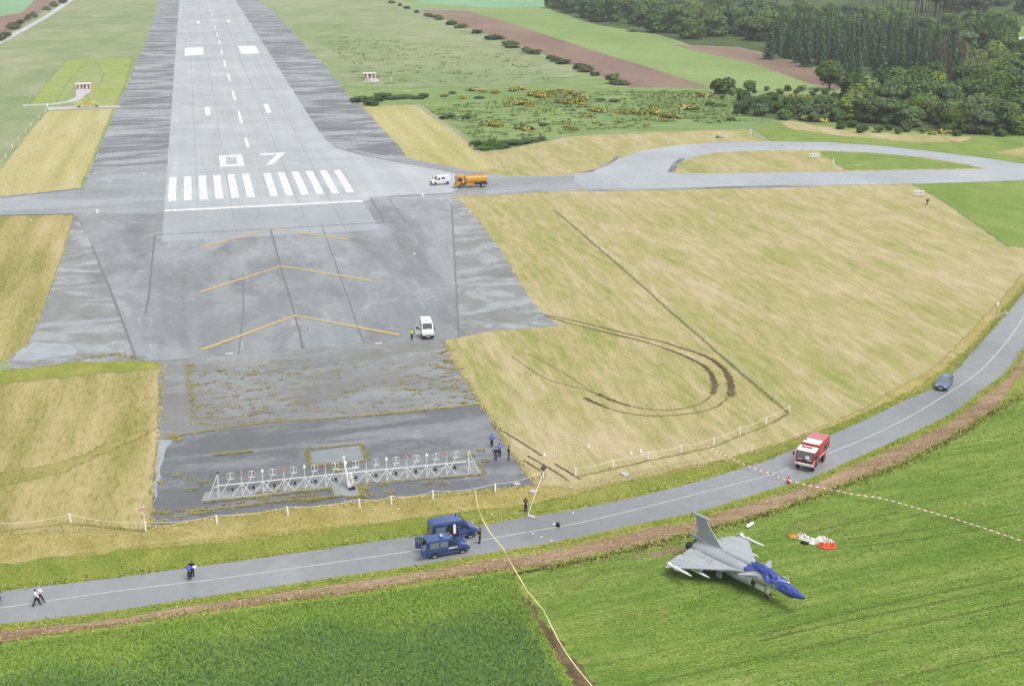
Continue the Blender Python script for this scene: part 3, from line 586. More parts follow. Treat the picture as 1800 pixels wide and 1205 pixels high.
for i in range(6):      # broadleaf, unit about 9 m tall
    lm = [L_oak, L_dark, L_bright, L_olive, L_oak, L_dark][i]
    rx = [4.4, 4.8, 4.0, 4.6, 5.0, 4.2][i]; h = [7.2, 7.6, 6.8, 6.6, 7.0, 8.2][i]
    PROTO['b%d' % i] = (mk_crown('crown', round_lobes(rx, h+.7, .3, 15, 20+i)+[(rx*.45*math.cos(a), rx*.45*math.sin(a), 1.5, rx*.42, rx*.42, 1.4) for a in (.4, 1.7, 2.9, 4.1, 5.4)], 5600, .62, 40+i), mk_trunk('trunk', 4.6, .24, 60+i), lm)
for i in range(3): PROTO['s%d' % i] = (mk_spruce('crown', 18, [4.1, 3.7, 4.4][i], 80+i), mk_trunk('trunk', 16, .22, 90+i, 0), L_spr)
for i in range(2): PROTO['d%d' % i] = (mk_spruce('crown', 17, 3.2, 180+i, sparse=.7), mk_trunk('trunk', 16, .2, 190+i, 0), L_dead)
for i in range(2):
    r = random.Random(5+i); lob = [(r.uniform(-2.6, 2.6), r.uniform(-2.6, 2.6), r.uniform(12, 15.5), r.uniform(1.5, 2.6), r.uniform(1.5, 2.6), r.uniform(.7, 1.2)) for _ in range(9)]
    PROTO['p%d' % i] = (mk_crown('crown', lob, 2600, .75, 200+i), mk_trunk('trunk', 14.5, .3, 210+i, 5, .03), L_pine)
for i in range(4):      # scrub bush, about 4 m
    lm = [L_dark, L_olive, L_bright, L_oak][i]
    PROTO['u%d' % i] = (mk_crown('crown', round_lobes(2.6, 3.6, .0, 9, 300+i, .7), 1500, .55, 310+i), mk_trunk('trunk', 1.8, .12, 320+i, 3), lm)
PROTO['r0'] = (mk_crown('crown', [(0, 0, 6.6, 4.6, 4.6, 4.2)]+[(3.3*math.cos(a), 3.3*math.sin(a), 6.4+2.2*math.sin(3*a), 2.3, 2.3, 2.2) for a in (0, 1.05, 2.1, 3.14, 4.2, 5.2)]+[(0, .5, 9.2, 2.8, 2.8, 2), (1.5, -1, 3.4, 2.4, 2.4, 1.7), (-1.5, .5, 3.6, 2.3, 2.3, 1.7)], 5200, .7, 77), mk_trunk('trunk', 5.5, .35, 78), L_oak)
for k, (c, tr, lm) in PROTO.items():
    c.materials.append(lm); tr.materials.append(L_bark)
def plant(key, loc, s, name, label, cat, group=None, sz=1.0, rz=None, rr=random):
    c, tr, lm = PROTO[key]; e = empty(name, loc, rr.uniform(0, 6.28) if rz is None else rz); e.scale = (s, s, s*sz)
    o = bpy.data.objects.new('crown', c); COL.objects.link(o); o.parent = e
    o = bpy.data.objects.new('trunk', tr); COL.objects.link(o); o.parent = e
    return tag(e, label, cat, group)
def fill(P, n, dmin, seed):
    """n base points (pixels) in the pixel polygon P, at least dmin metres apart"""
    rr = random.Random(seed); xs = [p[0] for p in P]; ys = [p[1] for p in P]; W_ = [G(*p) for p in P]; out = []; tries = 0
    wx = [p.x for p in W_]; wy = [p.y for p in W_]; WP = [(p.x, p.y) for p in W_]
    while len(out) < n and tries < 40000:
        tries += 1; x = rr.uniform(min(wx), max(wx)); y = rr.uniform(min(wy), max(wy))
        if inpoly(x, y, WP) and all((x-q.x)**2+(y-q.y)**2 > dmin*dmin for q in out): out.append(Vector((x, y, 0)))
    return out
TR = random.Random(11)
def wood(P, n, dmin, keys, s0, s1, name, label, cat, group, seed, sz=(.9, 1.15)):
    for p in fill(P, n, dmin, seed):
        plant(TR.choice(keys), p, TR.uniform(s0, s1), name, label, cat, group, TR.uniform(*sz), rr=TR)
# floor of the wood
sheet('wood_floor', [(1478, 216), (1540, 224), (1640, 234), (1700, 238), (1860, 240), (1860, -60), (960, -60), (968, 18), (1050, 44), (1160, 62), (1215, 80), (1300, 83), (1400, 108), (1470, 130), (1540, 155), (1470, 165), (1290, 170), (1290, 204)], Z3, grass('wood_floor', (96, 116, 66), (84, 104, 60), (70, 92, 52), big=.03, mid=.15, fine=.8, bump=1.0), .8, 6)
sheet('field', [(1775, 48), (1860, 44), (1860, 90), (1800, 88), (1770, 70)], Z4, M_lawn2, .6, 6); ribbon('path', smooth_px([(1860, 66), (1800, 66), (1785, 72), (1796, 84), (1860, 92)]), 5, Z5, M_path)
# front scrub wood beside the loop taxiway
wood([(1480, 214), (1540, 222), (1640, 232), (1700, 236), (1800, 237), (1860, 238), (1860, 205), (1700, 200), (1500, 195)], 30, 6.5, ['b0', 'b3', 'b4', 'b2', 'b3'], .92, 1.2, 'broadleaf_tree', 'bushy green tree in the front row of the wood beside the looped taxiway', 'tree', 'front row trees beside the loop', 1, (.8, 1.0))
wood([(1500, 194), (1700, 199), (1860, 204), (1860, 166), (1700, 160), (1560, 160), (1490, 172)], 44, 7, ['b1', 'b5', 'b0', 'b2', 'b1'], 1.1, 1.45, 'broadleaf_tree', 'dense green tree between the front row of the wood and the spruces', 'tree', 'second rank trees', 2, (.8, 1.0))
wood([(1690, 162), (1860, 165), (1860, 95), (1780, 90), (1690, 105)], 62, 8, ['b0', 'b2', 'b4', 'u2', 'b2', 'b3'], .9, 1.4, 'broadleaf_tree', 'low light green tree in the scrub right of the spruce plantation', 'tree', 'scrub trees right of the spruces', 3, (.7, .95))
# the spruce plantation
wood([(1345, 104), (1440, 122), (1510, 146), (1600, 152), (1690, 148), (1680, 110), (1560, 84), (1440, 78), (1350, 84)], 88, 6.4, ['s0', 's1', 's2'], .78, 1.22, 'spruce_tree', 'blue-green pointed spruce in the dense plantation behind the ploughed strip', 'tree', 'spruces of the plantation', 4)
wood([(1632, 148), (1692, 149), (1695, 112), (1640, 108)], 14, 4.5, ['d0', 'd1'], .85, 1.05, 'spruce_tree', 'brown dying conifer at the right end of the spruce plantation', 'tree', 'brown dying conifers', 5)
# broadleaf wood behind the far green field
wood([(972, 16), (1050, 41), (1160, 59), (1235, 77), (1350, 84), (1350, 40), (1250, 10), (1120, -12), (980, -12)], 92, 9.5, ['b1', 'b0', 'b5', 'b3', 'b4'], 1.55, 2.1, 'broadleaf_tree', 'round grey-green tree in the wood behind the long bright green field', 'tree', 'trees of the wood behind the green field', 6, (.85, 1.05))
wood([(1350, 80), (1480, 72), (1640, 92), (1690, 100), (1690, 58), (1560, 30), (1350, 30)], 54, 11, ['b0', 'b1', 'b4', 'b5'], 1.15, 1.5, 'broadleaf_tree', 'rounded green tree in the wood just behind the spruce plantation', 'tree', 'trees behind the spruces', 7, (.85, 1.05))
wood([(1695, 92), (1775, 86), (1768, 56), (1700, 58)], 16, 11, ['b1', 'b5', 'b0'], 1.2, 1.6, 'broadleaf_tree', 'dark rounded tree by the pale track, below the tall pines', 'tree', 'trees below the pines', 17)
# pines
wood([(1540, 24), (1640, 42), (1690, 58), (1745, 58), (1735, 40), (1600, 12), (1500, 8)], 32, 8, ['p0', 'p1'], 1.1, 1.4, 'pine_tree', 'tall dark flat-topped pine with a bare trunk behind the wood', 'tree', 'tall pines behind the wood', 8)
wood([(1500, 6), (1600, 10), (1740, 36), (1860, 40), (1860, -24), (1400, -24), (1250, 0), (1380, 22)], 78, 12, ['p0', 'b1', 'b5', 'p1'], 1.5, 2.0, 'far_tree', 'dark bluish tree in the hazy far wood along the top edge', 'tree', 'trees of the hazy far wood', 9)
# single trees one can point at
plant('r0', G(1457, 158), 1.0, 'round_tree', 'large lone round-headed tree in front of the spruces, at the end of the green field', 'tree', None, 1.0, .5)
plant('u3', G(1262, 166), 1.35, 'field_tree', 'loose rounded tree at the near end of the ploughed strip', 'tree', None, 1.25, 1.0)
plant('u0', G(1278, 164), 1.3, 'field_tree', 'darker twin of the loose tree at the near end of the ploughed strip', 'tree', None, 1.3, 2.2)
plant('u3', G(1316, 160), 1.0, 'field_tree', 'small tree standing alone at the end of the bright green field', 'tree', None, 1.15, .3)
plant('u2', G(1077, 147), 1.15, 'hedge_tree', 'pale green bushy tree at the end of the hedge by the ploughed field', 'tree', None, 1.0, .8)
wood([(1286, 200), (1330, 206), (1400, 214), (1470, 216), (1480, 190), (1400, 180), (1290, 176)], 24, 5.0, ['u0', 'u0', 'u1', 'u3'], .9, 1.3, 'scrub_bush', 'dark scrub bush in the thicket left of the front row trees', 'bush', 'dark thicket bushes', 10)
wood([(1200, 200), (1290, 168), (1440, 168), (1480, 176), (1440, 160), (1290, 158)], 14, 5, ['u2', 'u3', 'u0'], .4, .7, 'scrub_bush', 'small bush in the rough strip below the bright green field', 'bush', 'bushes below the green field', 11)
wood([(1480, 232), (1600, 238), (1700, 240), (1760, 240), (1760, 236), (1600, 230), (1480, 222)], 14, 4, ['u2', 'u0', 'u3'], .45, .75, 'scrub_bush', 'low bush along the foot of the front row trees', 'bush', 'bushes along the foot of the wood', 12)
# hedge bushes along field edges
def bush_at(px, py, w, hgt, key, label, group=None, name='hedge_bush', cat='bush'):
    p = G(px, py); w *= TR.uniform(.7, 1.25); hgt *= TR.uniform(.6, 1.1); s = w/5.6; plant(key, p, s, name, label, cat, group, hgt/(3.7*s), rr=TR)
for x, y, w in ((10, 62, 8), (2, 68, 7), (25, 47, 8), (36, 38, 9), (50, 32, 7), (60, 27, 7), (82, 14, 9), (95, 8, 8), (110, 2, 9)):
    bush_at(x, y+4, w, 4, 'u1', 'round dark bush in the row beside the pale path, top left', 'bushes beside the pale path')
for x, y, w in ((688, 6, 6), (703, 11, 5), (715, 16, 7), (733, 23, 7), (753, 30, 7), (770, 35, 9), (793, 44, 9), (812, 49, 10), (838, 59, 10), (868, 69, 12)):
    bush_at(x, y, w, 3.4, TR.choice(['u0', 'u1']), 'dark bush in the row along the rough grass edge of the ploughed field', 'bushes along the ploughed field')
for x, y, w in ((895, 80, 11), (899, 84, 8), (926, 92, 7), (940, 95, 8), (968, 104, 7), (978, 108, 8), (990, 112, 7), (1018, 122, 8), (1030, 126, 8), (1046, 133, 7), (1088, 148, 8)):
    bush_at(x, y, w, 2.8, TR.choice(['u0', 'u1', 'u0']), 'dark hedge clump by the nearer end of the ploughed field', 'hedge clumps near the ploughed field end')
for x, y, w in ((660, 176, 7), (650, 180, 5), (628, 177, 6), (640, 174, 6), (672, 170, 8), (690, 172, 9), (705, 170, 8), (720, 170, 7), (735, 172, 7), (745, 169, 5), (655, 183, 7)):
    bush_at(x, y+2, w, 1.8, 'u0', 'low dark bramble clump at the far end of the mown strip right of the runway', 'bramble clumps at the mown strip')
for x, y, w in ((850, 262, 9), (865, 258, 8), (880, 260, 8), (838, 256, 6), (900, 254, 8), (918, 252, 7), (933, 248, 6), (950, 246, 5)):
    bush_at(x, y, w, 1.6, 'u0', 'low dark bramble clump behind the fence above the taxiway', 'bramble clumps behind the fence')
for x, y, w in ((790, 207, 7), (780, 209, 5), (820, 209, 4), (842, 173, 6), (795, 165, 5), (955, 222, 4), (930, 228, 5), (1055, 178, 5), (1080, 179, 5), (1250, 186, 6), (1262, 187, 6), (1285, 212, 3)):
    bush_at(x, y, w, 1.5, 'u0', 'small dark bush alone in the scrubby meadow', 'small bushes of the meadow')
# yellow flowering gorse
def gorse_mesh(seed):
    rng = np.random.default_rng(seed); lob = [(rng.uniform(-1, 1), rng.uniform(-.8, .8), rng.uniform(.2, .7), rng.uniform(.5, .9), rng.uniform(.5, .9), rng.uniform(.4, .7)) for _ in range(7)]
    V, F = crown(lob, 380, .34, seed); lob2 = [tuple(np.array(q)*np.array([1, 1, 1, 1.08, 1.08, 1.14])) for q in lob]
    V2, F2 = crown(lob2, 300, .26, seed+50, 0); return fastmesh('foliage', V, F), fastmesh('blossom', V2, F2)
GORSE = [gorse_mesh(400+i) for i in range(4)]
for a, b in GORSE: a.materials.append(L_gorse); b.materials.append(L_flower)
def gorse(px, py, s, label, group):
    a, b = TR.choice(GORSE); e = empty('gorse_bush', G(px, py), TR.uniform(0, 6.28)); s *= TR.uniform(.55, .9); e.scale = (s*TR.uniform(.9, 1.5), s, s*TR.uniform(.6, .9))
    for nm, me in (('foliage', a), ('blossom', b)):
        o = bpy.data.objects.new(nm, me); COL.objects.link(o); o.parent = e
    tag(e, label, 'gorse bush', group)
for x, y, s in ((903, 160, 2), (915, 158, 2), (935, 168, 2.2), (948, 172, 2.4), (950, 165, 2.2), (962, 163, 2.2), (972, 168, 2.6), (982, 164, 2.4), (990, 170, 2), (1000, 165, 2), (1012, 168, 1.6), (1024, 171, 2), (908, 185, 2.4), (920, 184, 2.6), (932, 187, 1.8), (987, 181, 2.2), (998, 183, 2.6), (1010, 180, 2.4), (1022, 184, 2), (1030, 188, 1.6), (1040, 194, 1.8), (1052, 196, 1.8), (1033, 206, 1.8)):
    gorse(x, y, s, 'yellow flowering gorse bush in the larger blossom patch, middle of the meadow', 'gorse in the larger patch')
for x, y, s in ((1093, 199, 2.2), (1107, 199, 2), (1120, 200, 2.2), (1136, 200, 2.2), (1148, 198, 2.8), (1156, 202, 2.8), (1166, 204, 2.4), (1178, 207, 2.6), (1190, 208, 2), (1200, 207, 1.6), (1140, 210, 1.4), (1165, 213, 1.4)):
    gorse(x, y, s, 'yellow flowering gorse bush in the long low patch above the taxiway', 'gorse in the long patch')
for x, y, s in ((780, 170, 1.6), (815, 173, 1.6), (870, 164, 1.8), (832, 160, 1.6), (850, 162, 1.4)):
    gorse(x, y, s, 'small yellow gorse bush right of the red and white hut', 'gorse right of the hut')
for x, y, s in ((852, 220, 2.0), (866, 222, 2.2), (880, 221, 1.6), (915, 226, 2.0), (925, 229, 1.6), (1000, 226, 1.6), (1010, 229, 1.2), (1048, 217, 1), (1138, 222, 1.2)):
    gorse(x, y, s, 'small yellow gorse tuft at the near side of the meadow', 'gorse at the near side of the meadow')
gorse(1205, 192, 3.6, 'largest single gorse bush, half green and half yellow, right of the long patch', None); gorse(1238, 170, 2.6, 'gorse bush under the pair of loose trees', None)
gorse(1112, 56, 3, 'yellow gorse at the edge of the wood beyond the green field', None)
for x, y, s in ((1392, 175, 2.2), (1415, 176, 2.4), (1415, 212, 2.4), (1446, 214, 2.2), (1640, 236, 1.7), (1660, 234, 1.5)):
    gorse(x, y, s, 'yellow gorse bush among the dark thicket at the edge of the wood', 'gorse at the edge of the wood')

# grass, weeds and crop: uncountable, one object each
def tufts(name, C, h, w, blades, mat, seed, lean=.5):
    rng = np.random.default_rng(seed); n = len(C); C = np.repeat(C, blades, 0); N = len(C)
    sc = np.repeat(rng.uniform(.55, 1.35, n), blades)
    a = rng.uniform(0, 2*np.pi, N); d = np.stack([np.cos(a), np.sin(a), np.zeros(N)], 1); p = np.stack([-np.sin(a), np.cos(a), np.zeros(N)], 1)
    base = C+d*(rng.uniform(0, w*1.1, N)*sc)[:, None]; hh = (h*sc*rng.uniform(.6, 1.2, N))[:, None]; ww = (w*sc*.5)[:, None]
    tip = base+d*hh*rng.uniform(0, lean*2, N)[:, None]+np.array([0, 0, 1])*hh
    V = np.stack([base-p*ww, base+p*ww, tip+p*ww*.45, tip-p*ww*.45], 1).reshape(-1, 3)
    o = link(name, fastmesh(name, V, np.arange(N*4).reshape(N, 4)), mat); o['kind'] = 'stuff'; return o
def scatter_px(P, n, seed, z=.03, mask=None):
    W_ = [(G(*p).x, G(*p).y) for p in P]; tri = tessellate_polygon([[Vector((x, y, 0)) for x, y in W_]]); rng = np.random.default_rng(seed)
    A = np.array([[W_[i] for i in t] for t in tri]); ar = np.abs((A[:, 1, 0]-A[:, 0, 0])*(A[:, 2, 1]-A[:, 0, 1])-(A[:, 2, 0]-A[:, 0, 0])*(A[:, 1, 1]-A[:, 0, 1]))/2
    k = rng.choice(len(A), n, p=ar/ar.sum()); u = rng.random((n, 2)); f = u.sum(1) > 1; u[f] = 1-u[f]
    q = A[k, 0]+u[:, :1]*(A[k, 1]-A[k, 0])+u[:, 1:]*(A[k, 2]-A[k, 0]); return np.c_[q, np.full(n, z)]
def along_px(px, n, spread, seed, z=.03, closed=False):
    P = [G(*p) for p in px]; rng = np.random.default_rng(seed); seg = np.array([(P[i+1]-P[i]).length for i in range(len(P)-1)]); k = rng.choice(len(seg), n, p=seg/seg.sum()); t = rng.random(n)
    A = np.array([p[:] for p in P]); q = A[k]+(A[k+1]-A[k])*t[:, None]; q[:, :2] += rng.normal(size=(n, 2))*spread; q[:, 2] = z; return q
def clumpy(P, n, k, s, seed, z=.05):
    c = scatter_px(P, k, seed, z); rng = np.random.default_rng(seed+1); i = rng.integers(0, k, n); sz = rng.uniform(.3, 1.4, k)
    q = c[i].copy(); q[:, :2] += rng.normal(size=(n, 2))*(s*sz[i])[:, None]*np.array([1.6, .6]); return q
def bladed(name, a, b, k=None):
    t = NT(name); k = k or GAIN*1.35; geo = t.n('NewGeometry'); f = t.noise(.12, 3, .6); s = t.math('ADD', t.math('MULTIPLY', geo.outputs['Random Per Island'], .5), t.math('MULTIPLY', t.ramp(f, .3, .7), .5))
    t.color(t.mix(s, L(*a, k), L(*b, k))); t.rough(.85); t.spec(.1); upnormal(t, .8); return t.m
B_moss = bladed('weed_moss', (134, 130, 78), (164, 156, 98)); B_rust = bladed('weed_rust', (138, 126, 84), (158, 148, 98)); B_verge = bladed('blade_verge', (124, 146, 60), (170, 176, 92)); B_dry = bladed('blade_dry', (164, 154, 92), (200, 186, 128))
B_crop = bladed('blade_crop', (106, 140, 56), (136, 160, 76)); B_barley = bladed('blade_barley', (112, 148, 60), (152, 176, 84)); B_blue = bladed('blade_barley_blue', (88, 122, 66), (116, 148, 84)); B_earth = bladed('earth_clods', (160, 134, 106), (214, 194, 164))
def fade(C):
    """darker barley thickens gradually away from the road"""
    rng = np.random.default_rng(3); a = G(0, 1132); b = G(900, 1002); t = (b-a).normalized(); d = (C[:, 0]-a.x)*t.y-(C[:, 1]-a.y)*t.x
    nz = np.array([mnoise.noise(Vector((x*.12, y*.2, 5))) for x, y, _ in C]); return C[rng.random(len(C)) < np.clip((d-4.5+4*nz)/7, 0, 1)**1.3]
AP = [(282, 640), (783, 605), (800, 640), (845, 712), (600, 738), (280, 772)]
tufts('weeds', np.r_[clumpy([(330, 640), (545, 640), (545, 735), (330, 755)], 1500, 110, .35, 1, .055), clumpy([(545, 640), (700, 630), (760, 720), (545, 735)], 450, 60, .3, 2, .055), clumpy([(690, 640), (800, 640), (838, 712), (700, 722)], 900, 60, .35, 3, .055), clumpy([(760, 600), (785, 600), (835, 700), (800, 690)], 500, 30, .4, 33, .055)], .06, .13, 3, B_rust, 1, 1.6)
tufts('weeds', np.r_[along_px([(284, 772), (310, 767), (400, 752), (470, 743), (600, 734), (700, 726), (846, 711)], 1500, .16, 4, .06), along_px([(640, 731), (700, 726), (845, 711)], 500, .25, 44, .06), along_px([(300, 764), (316, 776)], 200, .3, 5, .06), along_px([(332, 640), (334, 680), (340, 735)], 500, .3, 35, .06)], .05, .1, 3, B_moss, 2, 1.4)
tufts('weeds', np.r_[along_px([(540, 790), (636, 781), (645, 811), (546, 820), (540, 790)], 800, .16, 6, .09), along_px([(592, 818), (594, 832)], 120, .3, 7, .09), along_px([(356, 884), (450, 874), (585, 858)], 500, .14, 8, .09), along_px([(632, 851), (760, 842), (851, 834), (842, 815)], 520, .15, 9, .09), along_px([(632, 852), (640, 872), (612, 876)], 300, .2, 10, .09),
    along_px([(330, 900), (400, 893), (480, 883), (600, 872)], 700, .2, 11, .09), along_px([(375, 800), (445, 793)], 240, .2, 12, .09), clumpy([(450, 866), (590, 858), (590, 880), (450, 890)], 700, 14, .3, 13, .09), clumpy([(270, 900), (440, 880), (350, 905), (265, 925)], 500, 24, .3, 14, .09)], .06, .1, 3, B_moss, 3, 1.3)
def ringpts(px, py, rx, n, seed):
    rng = np.random.default_rng(seed); a = rng.uniform(0, 6.28, n); p = G(px, py); return np.c_[p.x+np.cos(a)*rx+rng.normal(size=n)*.12, p.y+np.sin(a)*rx*.7+rng.normal(size=n)*.1, np.full(n, .08)]
tufts('weeds', np.concatenate([ringpts(x, y, .45, 42, i) for i, (x, y) in enumerate(((310, 836), (285, 848), (331, 843), (358, 848), (336, 861), (845, 792), (828, 801), (853, 810), (675, 852), (685, 866), (643, 859), (650, 872), (752, 849), (780, 850), (463, 878), (541, 865)))]), .06, .1, 3, B_moss, 4, 1.3)
tufts('weeds', along_px([(132, 632), (200, 622), (245, 630)], 260, .5, 41, .05), .09, .12, 3, B_rust, 5, 1.4)
def edge(px, n, sp, seed): return along_px(px, n, sp, seed, .04)
tufts('verge_grass', np.r_[edge(off(UPS, -5, -6), 5200, .35, 21), edge(off(LOS, 5, 6), 5200, .3, 22)], .12, .09, 3, B_verge, 6, .8)
tufts('verge_grass', np.r_[scatter_px([(-20, 995), (244, 958), (690, 915), (930, 885), (1100, 846), (1300, 800), (1460, 750), (1560, 705), (1590, 700), (1460, 760), (1250, 834), (1010, 890), (690, 942), (400, 984), (-20, 1036)], 16000, 23)], .07, .05, 3, B_verge, 7)
tufts('dry_grass', np.r_[edge([(262, 930), (380, 911), (510, 896), (690, 878), (830, 866), (940, 854)], 700, .25, 24), edge([(785, 605), (800, 640), (848, 712), (870, 745), (900, 795), (942, 850)], 800, .25, 25), edge([(288, 640), (280, 720), (277, 775), (266, 900), (262, 930)], 650, .2, 26), edge([(130, 376), (113, 440), (92, 500), (45, 612)], 450, .2, 27)], .12, .09, 3, B_dry, 8, .9)
tufts('dry_grass', scatter_px([(-20, 930), (262, 930), (690, 880), (940, 858), (1010, 850), (1250, 800), (1250, 812), (1000, 870), (690, 906), (262, 950), (-20, 985)], 6000, 28), .07, .05, 3, B_dry, 9)
CR = [(905, 1012), (962, 1002), (1055, 984), (1150, 964), (1210, 948), (1350, 910), (1475, 866), (1575, 830), (1675, 780), (1750, 732), (1800, 700), (1820, 700), (1820, 1215), (1060, 1215), (1000, 1120)]
tufts('crop', scatter_px(CR, 34000, 31), .1, .05, 3, B_crop, 11, 1.0)
tufts('crop', scatter_px([(-10, 1137), (250, 1100), (450, 1070), (650, 1045), (900, 1007), (914, 1036), (985, 1170), (1010, 1215), (-10, 1215)], 52000, 32), .18, .045, 4, B_barley, 12, .7)
tufts('crop', fade(scatter_px([(-40, 1125), (250, 1110), (560, 1085), (740, 1075), (905, 1072), (955, 1148), (995, 1220), (-40, 1220)], 50000, 34)), .26, .06, 4, B_blue, 13, .6)
tufts('crop', np.r_[edge([(962, 1000), (1055, 981), (1150, 960), (1210, 944), (1350, 906), (1475, 860), (1575, 823), (1675, 773), (1750, 725), (1800, 693)], 1800, .5, 36), edge(off(MUDS, -2, -2), 1500, .4, 37)], .2, .09, 3, B_verge, 14)
tufts('earth_clods', along_px(off(LOS, 22, 22), 2600, .8, 38, .05), .05, .1, 2, B_earth, 15, 1.5)

tufts('scrub', np.r_[clumpy([(760, 190), (1000, 160), (1240, 160), (1300, 215), (1000, 236), (870, 262)], 5200, 420, 1.0, 71, .02), clumpy([(1110, 160), (1290, 160), (1290, 195), (1150, 190)], 1800, 160, .8, 72, .02), clumpy([(560, 60), (900, 90), (1000, 140), (640, 150)], 1500, 300, 1.6, 73, .02)], .45, .4, 3, bladed('scrub_blade', (112, 138, 78), (146, 166, 104)), 16, .9)
# ------------------------------------------------------------------ vehicles (x forward, y left, z up)
M_glass = plain('dark_glass', (52, 60, 68), .08, spec=.6); M_glassl = plain('pale_glass', (120, 134, 136), .1, spec=.6); M_tyre = plain('tyre_rubber', (40, 41, 43), .85)
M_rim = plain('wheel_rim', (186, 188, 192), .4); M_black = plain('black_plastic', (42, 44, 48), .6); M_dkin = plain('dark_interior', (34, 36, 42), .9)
M_blue = plain('blue_paint', (44, 72, 132), .25, coat=1.0, noise=.06, k=.9); M_whitep = plain('white_van_paint', (236, 240, 244), .3, coat=.4, k=.8, noise=.03); M_orange = plain('orange_paint', (226, 166, 52), .4, noise=.06, k=.72)
M_red = plain('red_paint', (178, 42, 42), .35, coat=.4, noise=.08, k=.85); M_redroof = plain('pale_red_roof', (204, 132, 134), .5, noise=.06); M_whitec = plain('white_panel', (240, 240, 236), .5, k=.8); M_lamp = plain('headlamp', (206, 212, 218), .15, k=.7)  # roof red is set paler than the body red
M_grey = plain('grey_metal', (158, 162, 166), .45, noise=.06); M_carblue = plain('bluegrey_paint', (112, 132, 172), .2, coat=.7, k=.6); M_amber = plain('amber_lamp', (230, 190, 70), .4); M_redl = plain('red_lamp', (160, 40, 36), .3)
class Veh:
    def __init__(s, name, loc, deg, label, cat, hw, zb, ztop, tum):
        s.e = empty(name, loc, R(deg)); tag(s.e, label, cat); s.hw, s.zb, s.zt, s.tum = hw, zb, ztop, tum
    def w(s, z): return s.hw-(max(0, z-s.zb)/(s.zt-s.zb))*s.tum - max(0, .55-z)*.12
    def shell(s, name, prof, mat, bevel=.06, inset=0.0, parent=None):
        m = MB(); n = len(prof); W_ = [(p[2] if len(p) > 2 else s.w(p[1]))-inset for p in prof]
        vs = [(p[0], w, p[1]) for p, w in zip(prof, W_)]+[(p[0], -w, p[1]) for p, w in zip(prof, W_)]
        m.add(vs, [tuple(range(n)), tuple(range(2*n-1, n-1, -1))]+[(i, n+i, n+(i+1) % n, (i+1) % n) for i in range(n)])
        return m.build(name, mat, parent or s.e, smooth=True, bevel=bevel)
    def panel(s, name, pts, mat, side, out=.006, th=.03, parent=None):
        m = MB(); P = [(x, side*(s.w(z)+out), z) for x, z in pts]; m.prism(P, (0, -side*th, 0)); return m.build(name, mat, parent or s.e)
    def cross(s, name, x0, z0, x1, z1, w0, w1, mat, out=.01, y0=0.0, parent=None):
        """panel across the vehicle between (x0,z0) and (x1,z1): windscreens, plates, roofs"""
        d = Vector((x1-x0, 0, z1-z0)); nrm = Vector((d.z, 0, -d.x)).normalized()
        if nrm.x < 0 and abs(nrm.x) > .2: nrm = -nrm if x0 > 0 else nrm
        if abs(nrm.x) <= .2 and nrm.z < 0: nrm = -nrm
        o = nrm*out; m = MB()
        P = [Vector((x0, y0-w0, z0))+o, Vector((x0, y0+w0, z0))+o, Vector((x1, y0+w1, z1))+o, Vector((x1, y0-w1, z1))+o]
        m.prism(P, -nrm*.03); return m.build(name, mat, parent or s.e)
    def wheel(s, x, side, r=.33, w=.22, y=None, rim=M_rim, arch=True, archm=None):
        y = (s.hw-.14 if y is None else y)*side
        m = MB(); m.loft([[(x+q*math.cos(a), y+side*dy, r+q*math.sin(a)) for a in [2*math.pi*k/20 for k in range(20)]] for dy, q in ((-w/2, r*.9), (-w*.35, r), (w*.35, r), (w/2, r*.9))])
        t = m.build('wheel', M_tyre, s.e, smooth=True)
        m = MB(); m.loft([[(x+q*math.cos(a), y+side*dy, r+q*math.sin(a)) for a in [2*math.pi*k/16 for k in range(16)]] for dy, q in ((w*.3, r*.66), (w*.54, r*.64), (w*.5, r*.3))]); m.build('rim', rim, t, smooth=True)
        if arch:
            m = MB(); R_ = r*1.28; m.prism([(x+R_*math.cos(a), side*(s.w(.5)+.004), r+R_*math.sin(a)) for a in [math.pi*k/14 for k in range(15)]], (0, -side*.12, 0)); m.build('wheel_arch', archm or M_black, s.e)
    def box(s, name, c, d, mat, bevel=.02, parent=None): return MB().box(c, d).build(name, mat, parent or s.e, bevel=bevel)
def text_mesh(txt, size, name):
    cu = bpy.data.curves.new(name, 'FONT'); cu.body = txt; cu.size = size; cu.align_x = 'CENTER'; cu.align_y = 'CENTER'; cu.extrude = .002
    o = bpy.data.objects.new(name, cu); COL.objects.link(o); dg = bpy.context.evaluated_depsgraph_get(); me = bpy.data.meshes.new_from_object(o.evaluated_get(dg)); bpy.data.objects.remove(o); return me
def off_side(p, deg, fwd, left):
    a = R(deg); return Vector((p.x+fwd*math.cos(a)-left*math.sin(a), p.y+fwd*math.sin(a)+left*math.cos(a), .07))

